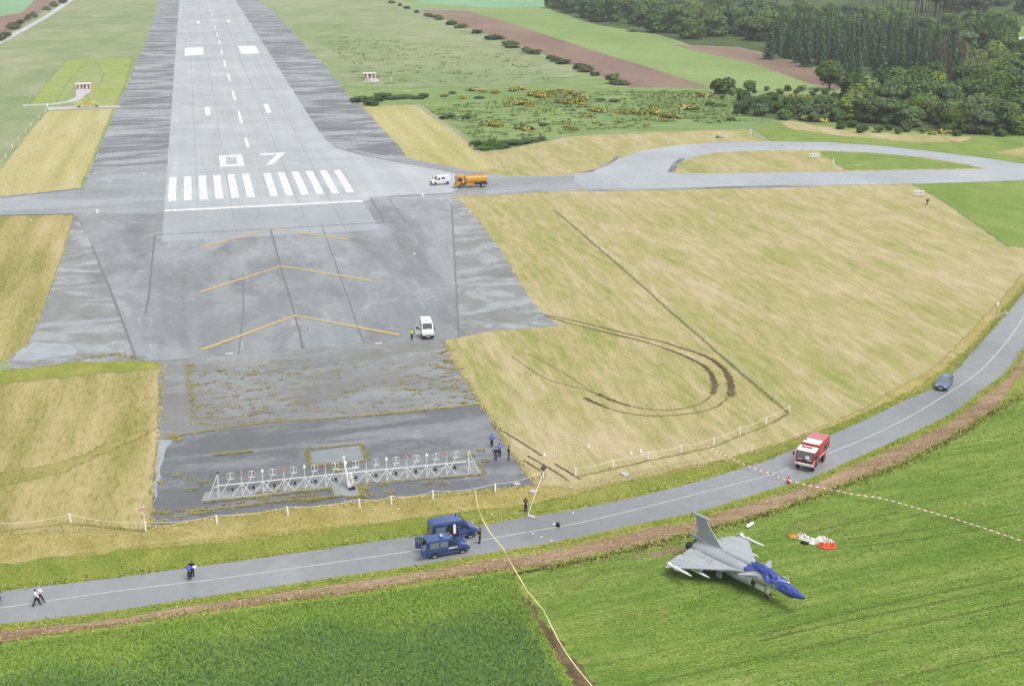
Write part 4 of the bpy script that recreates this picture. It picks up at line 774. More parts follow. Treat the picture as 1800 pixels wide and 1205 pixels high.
# front blue minibus: right side towards the camera, rear doors open
p = G(763.8, 982.5); v = Veh('police_minibus', off_side(p, 8, 1.52, .84), 8, 'blue police minibus with white door band, rooftop light and open rear doors', 'van', .92, .95, 1.92, .14)
prof = [(2.25, .35), (2.3, .62), (2.22, .88), (1.45, 1.10), (1.28, 1.16), (.42, 1.84), (.1, 1.93), (-1.95, 1.95), (-2.2, 1.86), (-2.26, .8), (-2.26, .35), (-1.9, .26), (1.9, .26)]
v.shell('body', prof, M_blue, .07)
v.cross('windscreen', 1.24, 1.2, .5, 1.79, .72, .66, M_glass)
for sd in (-1, 1):
    w1 = [(1.02, 1.12), (.5, 1.66), (.05, 1.68), (.05, 1.14)]
    v.panel('window', w1, M_glass, sd); v.panel('window', [(-.08, 1.14), (-.08, 1.7), (-.86, 1.72), (-.86, 1.14)], M_glassl if sd < 0 else M_glass, sd); v.panel('window', [(-1.0, 1.14), (-1.0, 1.72), (-1.9, 1.7), (-1.98, 1.14)], M_glassl if sd < 0 else M_glass, sd)
    v.panel('trim_strip', [(1.9, .62), (1.9, .68), (-2.1, .68), (-2.1, .62)], M_black, sd, .012)
    wb = v.panel('white_band', [(.98, .84), (.98, .99), (.02, .99), (.02, .84)], M_whitec, sd, .008)
    tm = link('lettering', text_mesh('GENDARMERIE', .13, 'lettering'), M_blue, wb); tm.location = (.5, sd*(v.w(.9)+.012), .912); tm.rotation_euler = (math.pi/2, 0, 0 if sd < 0 else math.pi)
    for x in (1.5, -1.5): v.wheel(x, sd, .33, .21)
    v.box('headlight', (2.17, sd*.66, .8), (.18, .34, .18), M_lamp); v.box('mirror', (.95, sd*1.02, 1.12), (.14, .2, .2), M_blue, .04)
    v.box('rear_lamp', (-2.26, sd*.78, 1.05), (.05, .14, .5), M_redl)
v.box('bumper', (2.24, 0, .5), (.2, 1.7, .26), M_black, .06); v.box('number_plate', (2.35, 0, .52), (.02, .5, .11), M_whitec, .005)
v.cross('rear_opening', -2.268, .5, -2.215, 1.8, .72, .66, M_dkin, .012)
for sd, an in ((-1, 105), (1, 118)):
    d = empty('rear_door', (-2.27, sd*.8, 0), R(-sd*an)); d.parent = v.e
    m = MB(); ln = .74
    m.prism([(0, 0, .5), (0, 0, 1.8), (0, -sd*ln, 1.8), (0, -sd*ln, .5)], (.05, 0, 0)); m.build('door_panel', M_blue, d, bevel=.015)
    m = MB(); m.prism([(-.01, -sd*.1, 1.16), (-.01, -sd*.1, 1.7), (-.01, -sd*(ln-.1), 1.7), (-.01, -sd*(ln-.1), 1.16)], (.07, 0, 0)); m.build('window', M_glassl, d)
lb = v.box('roof_light', (-.55, .0, 2.0), (.28, .8, .1), M_blue, .03); MB().ball((-.55, -.1, 2.1), (.16, .3, .13), 10, 8).build('beacon', plain('beacon_glass', (188, 204, 236), .15, k=.75), lb, smooth=True)
v.box('roof_vent', (.35, .35, 1.93), (.4, .5, .06), M_blue, .02)

# second blue van behind, taller, sliding side door open
p = G(827, 946.5); v = Veh('police_van', off_side(p, 9.5, -1.62, .9), 9.5, 'taller blue police van with open sliding side door, parked behind the minibus', 'van', .98, 1.05, 2.28, .1)
prof = [(2.5, .4), (2.56, .7), (2.46, 1.0), (1.72, 1.28), (1.55, 1.36), (.98, 2.14), (.7, 2.27), (-2.35, 2.28), (-2.5, 2.2), (-2.54, .9), (-2.54, .4), (-2.2, .3), (2.1, .3)]
v.shell('body', prof, M_blue, .08); v.cross('windscreen', 1.52, 1.42, 1.04, 2.07, .78, .74, M_glass)
for sd in (-1, 1):
    v.panel('window', [(1.35, 1.3), (.98, 1.86), (.45, 1.9), (.45, 1.32)], M_glass, sd)
    v.panel('window', [(-1.15, 1.3), (-1.15, 1.9), (-2.2, 1.9), (-2.2, 1.3)], M_glassl, sd); v.panel('window_frame', [(-1.08, 1.22), (-1.08, 1.98), (-2.28, 1.98), (-2.28, 1.22)], M_black, sd, .002)
    v.panel('trim_strip', [(2.2, .7), (2.2, .78), (-2.4, .78), (-2.4, .7)], M_black, sd, .012)
    for x in (1.62, -1.62): v.wheel(x, sd, .34, .22)
    v.box('headlight', (2.42, sd*.7, .9), (.18, .32, .24), M_lamp); v.box('mirror', (1.3, sd*1.1, 1.38), (.14, .2, .28), M_black, .04); v.box('rear_lamp', (-2.54, sd*.84, 1.1), (.05, .14, .5), M_redl)
v.panel('door_opening', [(.28, .55), (.28, 2.02), (-.95, 2.02), (-.95, .55)], M_dkin, -1, .008, .1); v.panel('folded_seat', [(-.02, .95), (-.02, 1.95), (-.3, 1.95), (-.3, .95)], M_whitec, -1, .02); v.panel('sliding_door', [(-1.02, .5), (-1.02, 1.16), (-2.25, 1.16), (-2.25, .5)], M_blue, -1, .05, .06)
v.box('bumper', (2.5, 0, .55), (.22, 1.8, .3), M_black, .06); v.cross('rear_window', -2.53, 1.3, -2.51, 2.0, .8, .76, M_glassl, .012); v.box('roof_bar', (.55, .55, 2.35), (.1, .25, .12), M_black)
m = MB(); m.tube([(1.0, .8, 2.1), (1.0, .8, 2.75)], .02, 5); m.tube([(1.0, .8, 2.75), (1.75, .8, 2.2)], .02, 5); m.tube([(1.0, .1, 2.1), (1.0, .8, 2.4)], .02, 5); m.build('aerial', M_black, v.e)

def panel_van(name, loc, deg, label, L_=4.7, H=2.25, hw=.92, door=None):
    v = Veh(name, loc, deg, label, 'van', hw, 1.05, H, .1); f = L_/2
    prof = [(f-.02, .38), (f, .7), (f-.1, 1.0), (f-.75, 1.24), (f-.92, 1.3), (f-1.6, H-.12), (f-1.95, H), (-f+.12, H+.02), (-f+.02, H-.08), (-f, .8), (-f, .38), (-f+.3, .28), (f-.4, .28)]
    v.shell('body', prof, M_whitep, .08); v.cross('windscreen', f-.96, 1.36, f-1.55, H-.19, .78, .72, M_glass)
    for sd in (-1, 1):
        if not (door and sd == -1): v.panel('window', [(f-1.15, 1.28), (f-1.62, H-.42), (f-2.1, H-.4), (f-2.1, 1.28)], M_glass, sd)
        for x in (f-.85, -f+.95): v.wheel(x, sd, .33, .21)
        v.box('headlight', (f-.12, sd*.66, .88), (.2, .34, .2), M_lamp); v.box('mirror', (f-1.25, sd*(hw+.12), 1.36), (.14, .2, .28), M_black, .04); v.box('rear_lamp', (-f, sd*.8, 1.1), (.05, .12, .5), M_redl)
        v.panel('trim_strip', [(f-1.2, .66), (f-1.2, .72), (-f+.1, .72), (-f+.1, .66)], M_grey, sd, .012)
    v.box('bumper', (f-.02, 0, .5), (.24, 1.84, .34), M_black, .07); v.box('number_plate', (f+.11, 0, .5), (.02, .52, .12), M_whitec, .005); v.box('grille', (f-.02, 0, .82), (.08, .7, .1), M_black, .02)
    return v, f
p = G(753, 597); v, f = panel_van('white_van', off_side(p, -94, -2.35, 0), -94, 'white van facing the camera on the end of the runway with its door open', 4.8, 2.35)
v.panel('door_opening', [(f-1.15, .6), (f-1.2, 1.3), (f-1.62, 2.0), (f-2.1, 2.0), (f-2.1, .6)], M_dkin, -1, .008); v.panel('side_window', [(f-2.3, 1.3), (f-2.3, 2.0), (f-3.3, 2.0), (f-3.3, 1.3)], M_glass, -1)
d = empty('front_door', (f-1.12, -v.hw-.02, 0), R(68)); d.parent = v.e
MB().prism([(0, 0, .5), (0, 0, 1.3), (-.4, 0, 1.95), (-1.0, 0, 2.0), (-1.0, 0, .5)], (0, -.06, 0)).build('door_panel', M_whitep, d, bevel=.02); MB().prism([(-.15, .01, 1.3), (-.45, .01, 1.82), (-.9, .01, 1.86), (-.9, .01, 1.3)], (0, -.08, 0)).build('window', M_glassl, d); MB().box((-.1, -.16, 1.35), (.12, .2, .26)).build('mirror', M_black, d, bevel=.03)
v.box('roof_vent', (.3, 0, 2.39), (.3, .4, .05), M_grey)
MB().box((f-1.0, .1, 1.42), (.25, .3, .02)).build('dashboard_paper', M_whitec, v.e)
p = G(766, 326); v, f = panel_van('white_van', off_side(p, 187, -1.5, -.85), 187, 'white van standing nose to the left in front of the orange tanker truck', 4.9, 2.15)
v.panel('side_window', [(f-2.5, 1.42), (f-2.5, 1.85), (f-3.3, 1.85), (f-3.3, 1.42)], M_glass, 1)

# orange tanker truck (cab to the left in the picture), left side to the camera
p = G(812, 331); v = Veh('tanker_truck', off_side(p, 178, -3.6+1.0, -1.08), 178, 'orange tanker truck on the taxiway behind the white van', 'truck', 1.2, 1.9, 3.0, .06)
F = 3.95
v.shell('cab', [(F, .75), (F+.02, 1.5), (F-.28, 2.75), (F-.45, 2.9), (F-1.75, 2.92), (F-1.85, 2.8), (F-1.85, .75)], M_orange, .07); v.cross('windscreen', F-.02, 1.6, F-.26, 2.62, 1.02, .96, M_glass, .012)
for sd in (-1, 1):
    v.panel('window', [(F-.35, 1.62), (F-.5, 2.5), (F-1.35, 2.5), (F-1.35, 1.5)], M_glass, sd); v.wheel(2.65, sd, .55, .32, 1.02); v.wheel(-2.65, sd, .55, .34, 1.0, arch=False); v.wheel(-2.65, sd, .55, .3, .62, arch=False)
    v.box('mirror', (F-.1, sd*1.42, 2.2), (.12, .2, .5), M_black, .03); v.box('side_locker', (.55, sd*1.08, .95), (1.9, .3, .55), M_orange); v.box('mudguard', (-2.65, sd*1.05, 1.22), (1.5, .36, .06), M_black)
    v.box('headlight', (F+.02, sd*.9, .95), (.1, .3, .2), M_lamp)
MB().loft([[(x, k*1.17*math.copysign(abs(math.cos(a))**.55, math.cos(a)), 1.98+k*.86*math.copysign(abs(math.sin(a))**.6, math.sin(a))) for a in [2*math.pi*j/24 for j in range(24)]] for x, k in ((1.75, .82), (1.62, 1), (-3.55, 1), (-3.68, .84))]).build('tank', M_orange, v.e, smooth=True)
m = MB(); m.box((-.9, 0, 2.86), (4.6, .9, .06)); m.box((-.9, 1.18, 1.5), (4.9, .05, .07)); m.box((-.9, -1.18, 1.5), (4.9, .05, .07)); m.build('tank_rail', plain('dark_orange', (196, 130, 40), .5), v.e)
MB().box((1.95, 0, 1.75), (.3, 1.9, 1.4)).build('pump_cabinet', M_grey, v.e, bevel=.04)
MB().box((-.2, 0, .78), (7.2, .9, .3)).build('chassis', M_black, v.e); v.box('bumper', (F+.12, 0, .62), (.5, 2.3, .4), M_grey, .06); v.box('spray_bar', (F+.5, 0, .45), (.25, 2.4, .22), M_whitec, .04); v.box('beacon', (F-1.2, 0, 2.99), (.5, 1.5, .14), M_amber, .04); v.box('rear_bumper', (-3.75, 0, .8), (.15, 2.3, .25), M_black)

# red fire truck
p = G(1416, 825); v = Veh('fire_truck', off_side(p, -136, -2.05, .0), -136, 'red fire truck with white cab roof on the road, facing the camera', 'truck', 1.16, 1.7, 2.75, .05)
F = 2.75
v.shell('cab', [(F-.05, .75), (F, 1.45), (F-.22, 2.42), (F-.4, 2.55), (F-1.55, 2.56), (F-1.62, 2.45), (F-1.62, .75)], M_red, .07)
v.shell('cab_roof', [(F-.17, 2.42), (F-.34, 2.62), (F-1.6, 2.64), (F-1.66, 2.5)], M_whitec, .04); v.cross('windscreen', F-.02, 1.56, F-.19, 2.34, .96, .92, M_glassl, .012)
v.cross('windscreen_paper', F-.03, 1.6, F-.11, 1.95, .26, .26, M_whitec, .03, .32); v.cross('grille', F-.025, 1.12, F-.005, 1.4, .9, .9, M_black, .012); v.cross('white_stripe', F-.004, 1.42, F-.01, 1.5, .28, .28, M_whitec, .02, .6); v.cross('white_stripe', F-.004, 1.42, F-.01, 1.5, .28, .28, M_whitec, .02, -.6); v.cross('number_plate', F+.12, .86, F+.12, .98, .28, .28, M_whitec, .02)
v.box('bumper', (F+.02, 0, .88), (.26, 2.3, .28), M_whitec, .05)
for sd in (-1, 1):
    v.panel('window', [(F-.3, 1.6), (F-.42, 2.3), (F-1.25, 2.3), (F-1.25, 1.55)], M_glass, sd); v.wheel(F-.75, sd, .52, .32, .95); v.wheel(F-4.05, sd, .52, .32, .95, rim=M_red, arch=False); v.box('headlight', (F+.1, sd*.85, .9), (.1, .26, .2), M_lamp); v.box('mirror', (F-.05, sd*1.38, 2.0), (.12, .2, .46), M_black, .03); v.box('indicator', (F-.08, sd*1.12, 1.3), (.14, .1, .4), M_whitec)
    v.panel('shutter', [(.35, 1.35), (.35, 2.2), (-.6, 2.2), (-.6, 1.35)], M_red, sd, .0); 
v.shell('body', [(F-1.78, 1.15), (F-1.78, 2.78), (F-1.9, 2.84), (-2.75, 2.86), (-2.85, 2.75), (-2.85, 1.15)], M_red, .04)
for sd in (-1, 1):
    lk = v.panel('open_locker', [(-.7, 1.4), (-.7, 2.15), (-2.2, 2.15), (-2.2, 1.4)], M_dkin, sd, .006)
    for k in range(3): MB().box((-.95-.42*k, sd*1.13, 1.7), (.26, .12, .5)).build('equipment', M_grey if k != 1 else M_black, lk)
    v.panel('white_stripe', [(.8, 1.26), (.8, 1.34), (-2.6, 1.34), (-2.6, 1.26)], M_whitec, sd, .01); v.box('mudguard', (F-4.05, sd*1.0, 1.1), (1.3, .36, .2), M_red)
v.cross('roof_panel', .85, 2.86, -.55, 2.875, 1.0, 1.0, M_whitec, .02); v.cross('roof_panel', -.6, 2.876, -2.75, 2.876, 1.06, 1.06, M_redroof, .02)
MB().box((-.3, 0, .95), (5.0, .9, .4)).build('chassis', M_black, v.e); MB().tube([(.2, -.8, 2.85), (.2, -.8, 3.1)], .08, 8).build('floodlight', M_black, v.e); MB().tube([(F-.95, .45, 2.62), (F-.95, .45, 2.85)], .11, 8).build('beacon', M_amber, v.e); MB().tube([(F-.95, -.6, 2.62), (F-.95, -.6, 2.8)], .11, 8).build('beacon', M_redl, v.e)
v.box('roof_hatch', (F-1.0, 0, 2.68), (.3, 1.1, .1), M_red)

def estate(name, loc, deg, label, mat):
    v = Veh(name, loc, deg, label, 'car', .86, .85, 1.42, .2)
    v.shell('body', [(2.15, .35), (2.2, .58), (2.05, .78), (1.0, .92), (.85, .95), (.15, 1.36), (-.2, 1.42), (-1.6, 1.4), (-1.85, 1.32), (-2.15, .9), (-2.2, .5), (-2.1, .3), (1.8, .26)], mat, .07)
    v.cross('windscreen', .82, .99, .22, 1.33, .64, .56, M_glassl)
    for sd in (-1, 1):
        v.panel('window', [(.6, .96), (.1, 1.28), (-.5, 1.32), (-.5, .96)], M_glass, sd); v.panel('window', [(-.58, .96), (-.58, 1.32), (-1.6, 1.3), (-1.85, .98)], M_glass, sd)
        for x in (1.32, -1.3): v.wheel(x, sd, .3, .19)
        v.box('headlight', (2.08, sd*.6, .68), (.18, .34, .14), M_lamp); v.box('mirror', (.7, sd*.95, .98), (.12, .18, .14), mat, .03)
    v.cross('grille', 2.19, .55, 2.1, .72, .3, .3, M_black, .012); v.box('bumper', (2.18, 0, .42), (.12, 1.6, .2), M_black, .05); v.cross('number_plate', 2.25, .36, 2.25, .48, .26, .26, M_whitec, .01); v.cross('rear_window', -1.9, 1.26, -2.12, .95, .58, .62, M_glass); v.box('roof_rail', (-.6, .55, 1.44), (1.7, .04, .04), M_black); v.box('roof_rail', (-.6, -.55, 1.44), (1.7, .04, .04), M_black)
    return v
p = G(1655, 685); estate('estate_car', off_side(p, -134, -1.4, 0), -134, 'blue-grey estate car driving down the road bend towards the camera', M_carblue)
p = G(1, 1060); estate('estate_car', off_side(p, 8, -2.15, .8), 8, 'pale blue car just entering the picture at the left edge of the road', plain('pale_blue_paint', (150, 190, 210), .25, coat=.5))
# ------------------------------------------------------------------ people
M_skin = plain('skin', (206, 164, 138), .6); M_navy = plain('navy_cloth', (34, 38, 56), .9, noise=.1); M_royal = plain('royal_blue_jacket', (58, 96, 214), .7, noise=.1, k=.95); M_shirt = plain('white_shirt', (232, 234, 244), .8, k=.8, noise=.05); M_jean = plain('denim', (70, 84, 108), .9); M_hiv = plain('hivis_yellow', (214, 226, 104), .7, k=.8); M_hair = plain('dark_hair', (48, 42, 40), .8); M_ghair = plain('grey_hair', (186, 186, 172), .8); M_blk = plain('black_cloth', (36, 36, 40), .9); M_shoe = plain('black_shoe', (26, 26, 28), .6); M_stripe = plain('pale_stripe', (190, 206, 236), .6, k=.8)
def skin(name, V, E, Rr, mat, parent, sub=1):
    """one continuous surface grown over a joint skeleton; vertex 0 is the pelvis"""
    me = bpy.data.meshes.new(name); me.from_pydata(V, E, []); o = bpy.data.objects.new(name, me); COL.objects.link(o)
    md = o.modifiers.new('s', 'SKIN'); md.use_smooth_shade = True
    for i, r in enumerate(Rr): me.skin_vertices[0].data[i].radius = (r, r) if not isinstance(r, tuple) else r
    me.skin_vertices[0].data[0].use_root = True
    o.modifiers.new('u', 'SUBSURF').levels = sub; o.modifiers['u'].render_levels = sub
    bpy.context.view_layer.update(); dg = bpy.context.evaluated_depsgraph_get(); m2 = bpy.data.meshes.new_from_object(o.evaluated_get(dg)); bpy.data.objects.remove(o)
    return link(name, m2, mat, parent)
def person(px, py, deg, label, top=M_navy, legs=M_navy, hair=M_hair, cap=None, walk=0.0, arms='down', stripe=False, h=1.76, z=.06, group=None):
    e = empty('person', G(px, py, z), R(deg)); tag(e, label, 'person', group); k = h/1.76
    Vt = lambda *p: (p[0]*k, p[1]*k, p[2]*k)
    st = walk
    hipz = .93-.03*abs(st)
    # x forward, y left
    legs_j = {}
    for sd in (1, -1):
        f = st*sd; foot = .34*f
        legs_j[sd] = [Vt(0, sd*.09, hipz), Vt(.5*foot+.05*abs(f), sd*.1, .5+.02*abs(f)), Vt(foot, sd*.1, .09+(.05 if f < 0 else 0)), Vt(foot+.17, sd*.12, .05)]
    A = {}
    for sd in (1, -1):
        if arms == 'down': A[sd] = [Vt(0, sd*.2, 1.44), Vt(-.03-.16*st*sd, sd*.25, 1.16), Vt(.06-.26*st*sd, sd*.24, .92)]
        elif arms == 'front': A[sd] = [Vt(0, sd*.2, 1.44), Vt(.06, sd*.25, 1.17), Vt(.3, sd*.09, 1.16)]
        elif arms == 'folded': A[sd] = [Vt(0, sd*.2, 1.44), Vt(.1, sd*.25, 1.2), Vt(.2, -sd*.06, 1.24)]
        elif arms == 'phone': A[sd] = [Vt(0, sd*.2, 1.44), Vt(.1, sd*.27, 1.2), Vt(.12, sd*.12, 1.5)] if sd > 0 else [Vt(0, sd*.2, 1.44), Vt(-.02, sd*.26, 1.17), Vt(.08, sd*.25, .93)]
        else: A[sd] = [Vt(0, sd*.2, 1.44), Vt(.2, sd*.24, 1.3), Vt(.46, sd*.18, 1.26)]
    V = [Vt(0, 0, .98), Vt(0, 0, 1.18), Vt(0, 0, 1.42), Vt(.01, 0, 1.53), Vt(.03, 0, 1.6), Vt(.02, 0, 1.71)]; E_ = [(0, 1), (1, 2), (2, 3), (3, 4), (4, 5)]; Rr = [(.11, .075), (.1, .07), (.11, .065), .05, .085, .075]
    for sd in (1, -1):
        b = len(V); V += legs_j[sd]; E_ += [(0, b), (b, b+1), (b+1, b+2), (b+2, b+3)]; Rr += [.06, .042, .034, .035]
        b = len(V); V += A[sd]; E_ += [(2, b), (b, b+1), (b+1, b+2)]; Rr += [.038, .03, .028]
        d = (Vector(A[sd][2])-Vector(A[sd][1])).normalized(); sv = d.cross(Vector((1, 0, 0))).normalized() if abs(d.x) < .8 else d.cross(Vector((0, 0, 1))).normalized()
        palm = Vector(A[sd][2])+d*.07*k; c = len(V); V.append(tuple(palm)); E_.append((b+2, c)); Rr.append((.038, .018))
        for q in range(4):
            u = (q-1.5)*.021*k; l1 = (.045, .055, .052, .04)[q]*k; f0 = palm+d*.035*k+sv*u; f1 = f0+d*l1+Vector((.012, 0, 0)); g = len(V); V += [tuple(f0), tuple(f1)]; E_ += [(c, g), (g, g+1)]; Rr += [.009, .007]
        th = palm+sv*.045*k*(1 if sd > 0 else -1); g = len(V); V += [tuple(th), tuple(th+d*.035*k)]; E_ += [(c, g), (g, g+1)]; Rr += [.01, .008]
    body = skin('body', V, E_, [tuple(x*k for x in r) if isinstance(r, tuple) else r*k for r in Rr], M_skin, e)
    # face, ears
    m = MB(); m.ball(Vt(.115, 0, 1.625), .018, 6, 4); m.ball(Vt(.02, .09, 1.63), (.02, .012, .03), 6, 4); m.ball(Vt(.02, -.09, 1.63), (.02, .012, .03), 6, 4); m.build('face_features', M_skin, e)
    m = MB(); m.ball(Vt(.1, .032, 1.66), .009, 5, 4); m.ball(Vt(.1, -.032, 1.66), .009, 5, 4); m.box(Vt(.105, 0, 1.575), (.01, .045, .01)); m.build('eyes_and_mouth', M_hair, e)
    # clothes
    V = [Vt(0, 0, .98), Vt(0, 0, .9)]; E_ = [(0, 1)]; Rr = [(.18, .135), (.175, .135)]
    for sd in (1, -1):
        b = len(V); q = legs_j[sd]; V += [q[0], q[1], (q[2][0], q[2][1], q[2][2]+.03)]; E_ += [(1, b), (b, b+1), (b+1, b+2)]; Rr += [.115, .09, .085]
    skin('trousers', V, E_, [tuple(x*k for x in r) if isinstance(r, tuple) else r*k for r in Rr], legs, e)
    V = [Vt(0, 0, .96), Vt(0, 0, 1.18), Vt(0, 0, 1.42), Vt(.005, 0, 1.5)]; E_ = [(0, 1), (1, 2), (2, 3)]; Rr = [(.2, .15), (.19, .145), (.215, .145), .08]
    for sd in (1, -1):
        b = len(V); q = A[sd]; V += [q[0], q[1], tuple(Vector(q[1]).lerp(Vector(q[2]), .92))]; E_ += [(2, b), (b, b+1), (b+1, b+2)]; Rr += [.09, .075, .06]
    jk = skin('jacket' if top is not M_shirt else 'shirt', V, E_, [tuple(x*k for x in r) if isinstance(r, tuple) else r*k for r in Rr], top, e)
    if stripe:
        m = MB(); m.loft([[(.15*k*math.cos(a), .235*k*math.sin(a), z_*k) for a in [2*math.pi*j/16 for j in range(16)]] for z_ in (1.33, 1.38)], caps=False); m.build('reflective_band', M_stripe, jk)
    m = MB(); m.ball(Vt(.0, 0, 1.69), (.105*k, .092*k, .085*k), 12, 8)
    if cap is not None: m.box(Vt(.11, 0, 1.69), (.1*k, .13*k, .02*k))
    m.build('cap' if cap is not None else 'hair', cap if cap is not None else hair, e, smooth=True)
    for sd in (1, -1):
        q = legs_j[sd]; m = MB(); c = Vector(q[2])+Vector((.07*k, 0, -.035*k)); m.ball(c, (.15*k, .055*k, .055*k), 8, 6); m.build('shoe', M_shoe, e, smooth=True)
    return e
person(64.5, 1064, 8, 'person in white shirt and dark trousers striding along the road, the nearer of two walkers', M_shirt, M_navy, cap=None, walk=1.0, z=.08)
person(72, 1058, 8, 'grey-haired person in white shirt walking on the road just behind the first walker', M_shirt, M_navy, M_ghair, walk=-.8, z=.08)
person(333.5, 1018.5, 75, 'person in royal blue jacket at the road edge, back to the camera', M_royal, M_navy, cap=M_navy, stripe=True, arms='front', z=.08)
pp = person(339, 1012.5, -110, 'person in dark uniform holding white papers at the road edge', M_navy, M_navy, cap=M_navy, arms='front', z=.08)
person(843.5, 954, 150, 'person in black standing at the nose of the taller blue van', M_blk, M_blk, arms='front', z=.08)
person(864.5, 785, 70, 'person in royal blue jacket, topmost of the group on the dark tarmac, legs apart', M_royal, M_navy, cap=M_navy, stripe=True, walk=.5, arms='down')
person(878.5, 802.5, 95, 'person in royal blue jacket in the middle of the group on the dark tarmac', M_royal, M_navy, cap=M_navy, stripe=True, arms='folded')
person(871.5, 809.5, 80, 'person in black top and jeans beside the blue jacket, lowest of the group', M_blk, M_jean, arms='down')
person(894.5, 807.5, 170, 'person in dark uniform with pale shoulder band, rightmost of the tarmac group', M_navy, M_navy, cap=M_navy, stripe=True, arms='folded')
pa = person(955, 840.5, -100, 'person in dark uniform by the rope fence holding the tape end', M_navy, M_navy, cap=M_navy, stripe=True, arms='reach')
pb = person(924, 899.5, 60, 'person in dark uniform on the green verge beside the tape, arms forward', M_navy, M_navy, cap=M_navy, stripe=True, arms='front')
person(724, 597.5, 88, 'person in yellow jacket and dark trousers at the open door of the white van', M_hiv, M_navy, arms='front')
person(761, 322, 200, 'person in yellow jacket standing behind the bonnet of the white van by the tanker', M_hiv, M_navy, walk=.3)
m = MB(); q = pp.location; m.box((0, 0, 0), (.42, .3, .012), rot=Matrix.Rotation(.5, 3, 'X')); o = m.build('paper_sheets', M_shirt); o.location = (q.x+.22, q.y-.28, 1.28); o.rotation_euler.z = R(-20); tag(o, 'white papers held open by the uniformed person at the road edge', 'papers')
# ------------------------------------------------------------------ fighter jet
M_jet = plain('jet_grey', (170, 176, 182), .45, ns=.8, k=.8, panels=.28); M_jetd = plain('jet_dark_grey', (160, 167, 174), .5, ns=.8, k=.92, panels=.25); M_missile = plain('missile_white', (234, 238, 238), .4, k=.88); M_noz = plain('burnt_nozzle', (84, 84, 92), .45, metal=.6, noise=.15); M_tarp = plain('blue_tarp', (64, 88, 176), .4, noise=.25, ns=2.2, k=.66); M_dirt = plain('dirty_tyre', (84, 76, 66), .9)
JX, JY, JH = 38.35, -205.3, -68.0
jet = empty('fighter_jet', (JX, JY, 0)); jet.rotation_euler = (R(1.2), R(-3.2), R(JH))
tag(jet, 'grey delta-wing fighter jet standing in the green crop with its nose under a blue tarp', 'fighter jet')
SEC = [(0.0, .03, 1.98, 1.9), (-.4, .17, 2.12, 1.76), (-1.2, .38, 2.32, 1.58), (-2.2, .56, 2.52, 1.56), (-3.2, .66, 2.66, 1.6), (-4.4, .74, 2.74, 1.6), (-5.6, .86, 2.84, 1.45), (-6.6, 1.08, 2.92, 1.16), (-8.0, 1.3, 3.0, 1.14), (-10, 1.38, 3.04, 1.16), (-12, 1.3, 3.0, 1.26), (-13.4, 1.14, 2.86, 1.42), (-14.1, 1.0, 2.72, 1.55)]
def sec(x):
    for (x0, *a), (x1, *b) in zip(SEC, SEC[1:]):
        if x1 <= x <= x0:
            t = (x-x0)/(x1-x0); return [p+(q-p)*t for p, q in zip(a, b)]
    return list(SEC[-1][1:])
def fus_ring(x, n=28, g=0.0):
    w, zt, zb = sec(x); zc = (zt+zb)/2; h = (zt-zb)/2; e = .75 if x < -6 else .92
    return [(x, (w+g)*math.copysign(abs(math.cos(a))**e, math.cos(a)), zc+(h+g)*math.copysign(abs(math.sin(a))**e, math.sin(a))) for a in [2*math.pi*k/n for k in range(n)]]
MB().loft([fus_ring(x) for x in (0, -.2, -.4, -.8, -1.2, -1.7, -2.2, -2.7, -3.2, -3.8, -4.4, -5, -5.6, -6.1, -6.6, -7.3, -8, -9, -10, -11, -12, -12.7, -13.4, -14.1)]).build('fuselage', M_jet, jet, smooth=True)
def can_r(x):   # canopy half width / height above the fuselage line
    t = (x+4.9)/2.0; return max(0, 1-t*t)**.5 if abs(t) < 1 else 0
MB().loft([[(x, .43*can_r(x)*math.cos(a)+0, sec(x)[1]-.2+.68*max(can_r(x), .05)*math.sin(a)) for a in [math.pi*k/14 for k in range(15)]] for x in np.linspace(-2.95, -6.85, 16)], caps=False).build('canopy', M_glass, jet, smooth=True)
MB().loft([[(x, w*math.cos(a), z-.25+hh*math.sin(a)) for a in [math.pi*k/12 for k in range(13)]] for x, w, z, hh in ((-5.9, .3, 2.85, .62), (-7.0, .42, 2.95, .55), (-9, .42, 3.04, .42), (-11.5, .36, 3.05, .34), (-13.2, .25, 2.95, .36), (-14.2, .18, 2.9, .34))], caps=False).build('spine', M_jet, jet, smooth=True)
def plate(name, top, z0, th, mat, parent, zf=None, bev=.02):
    """flat aerofoil from an outline (x,y); zf gives height"""
    m = MB(); n = len(top); zz = zf or (lambda x, y: z0)
    m.add([(x, y, zz(x, y)+th(x, y)/2) for x, y in top]+[(x, y, zz(x, y)-th(x, y)/2) for x, y in top], [tuple(range(n)), tuple(range(2*n-1, n-1, -1))]+[(i, n+i, n+(i+1) % n, (i+1) % n) for i in range(n)])
    return m.build(name, mat, parent, bevel=bev)
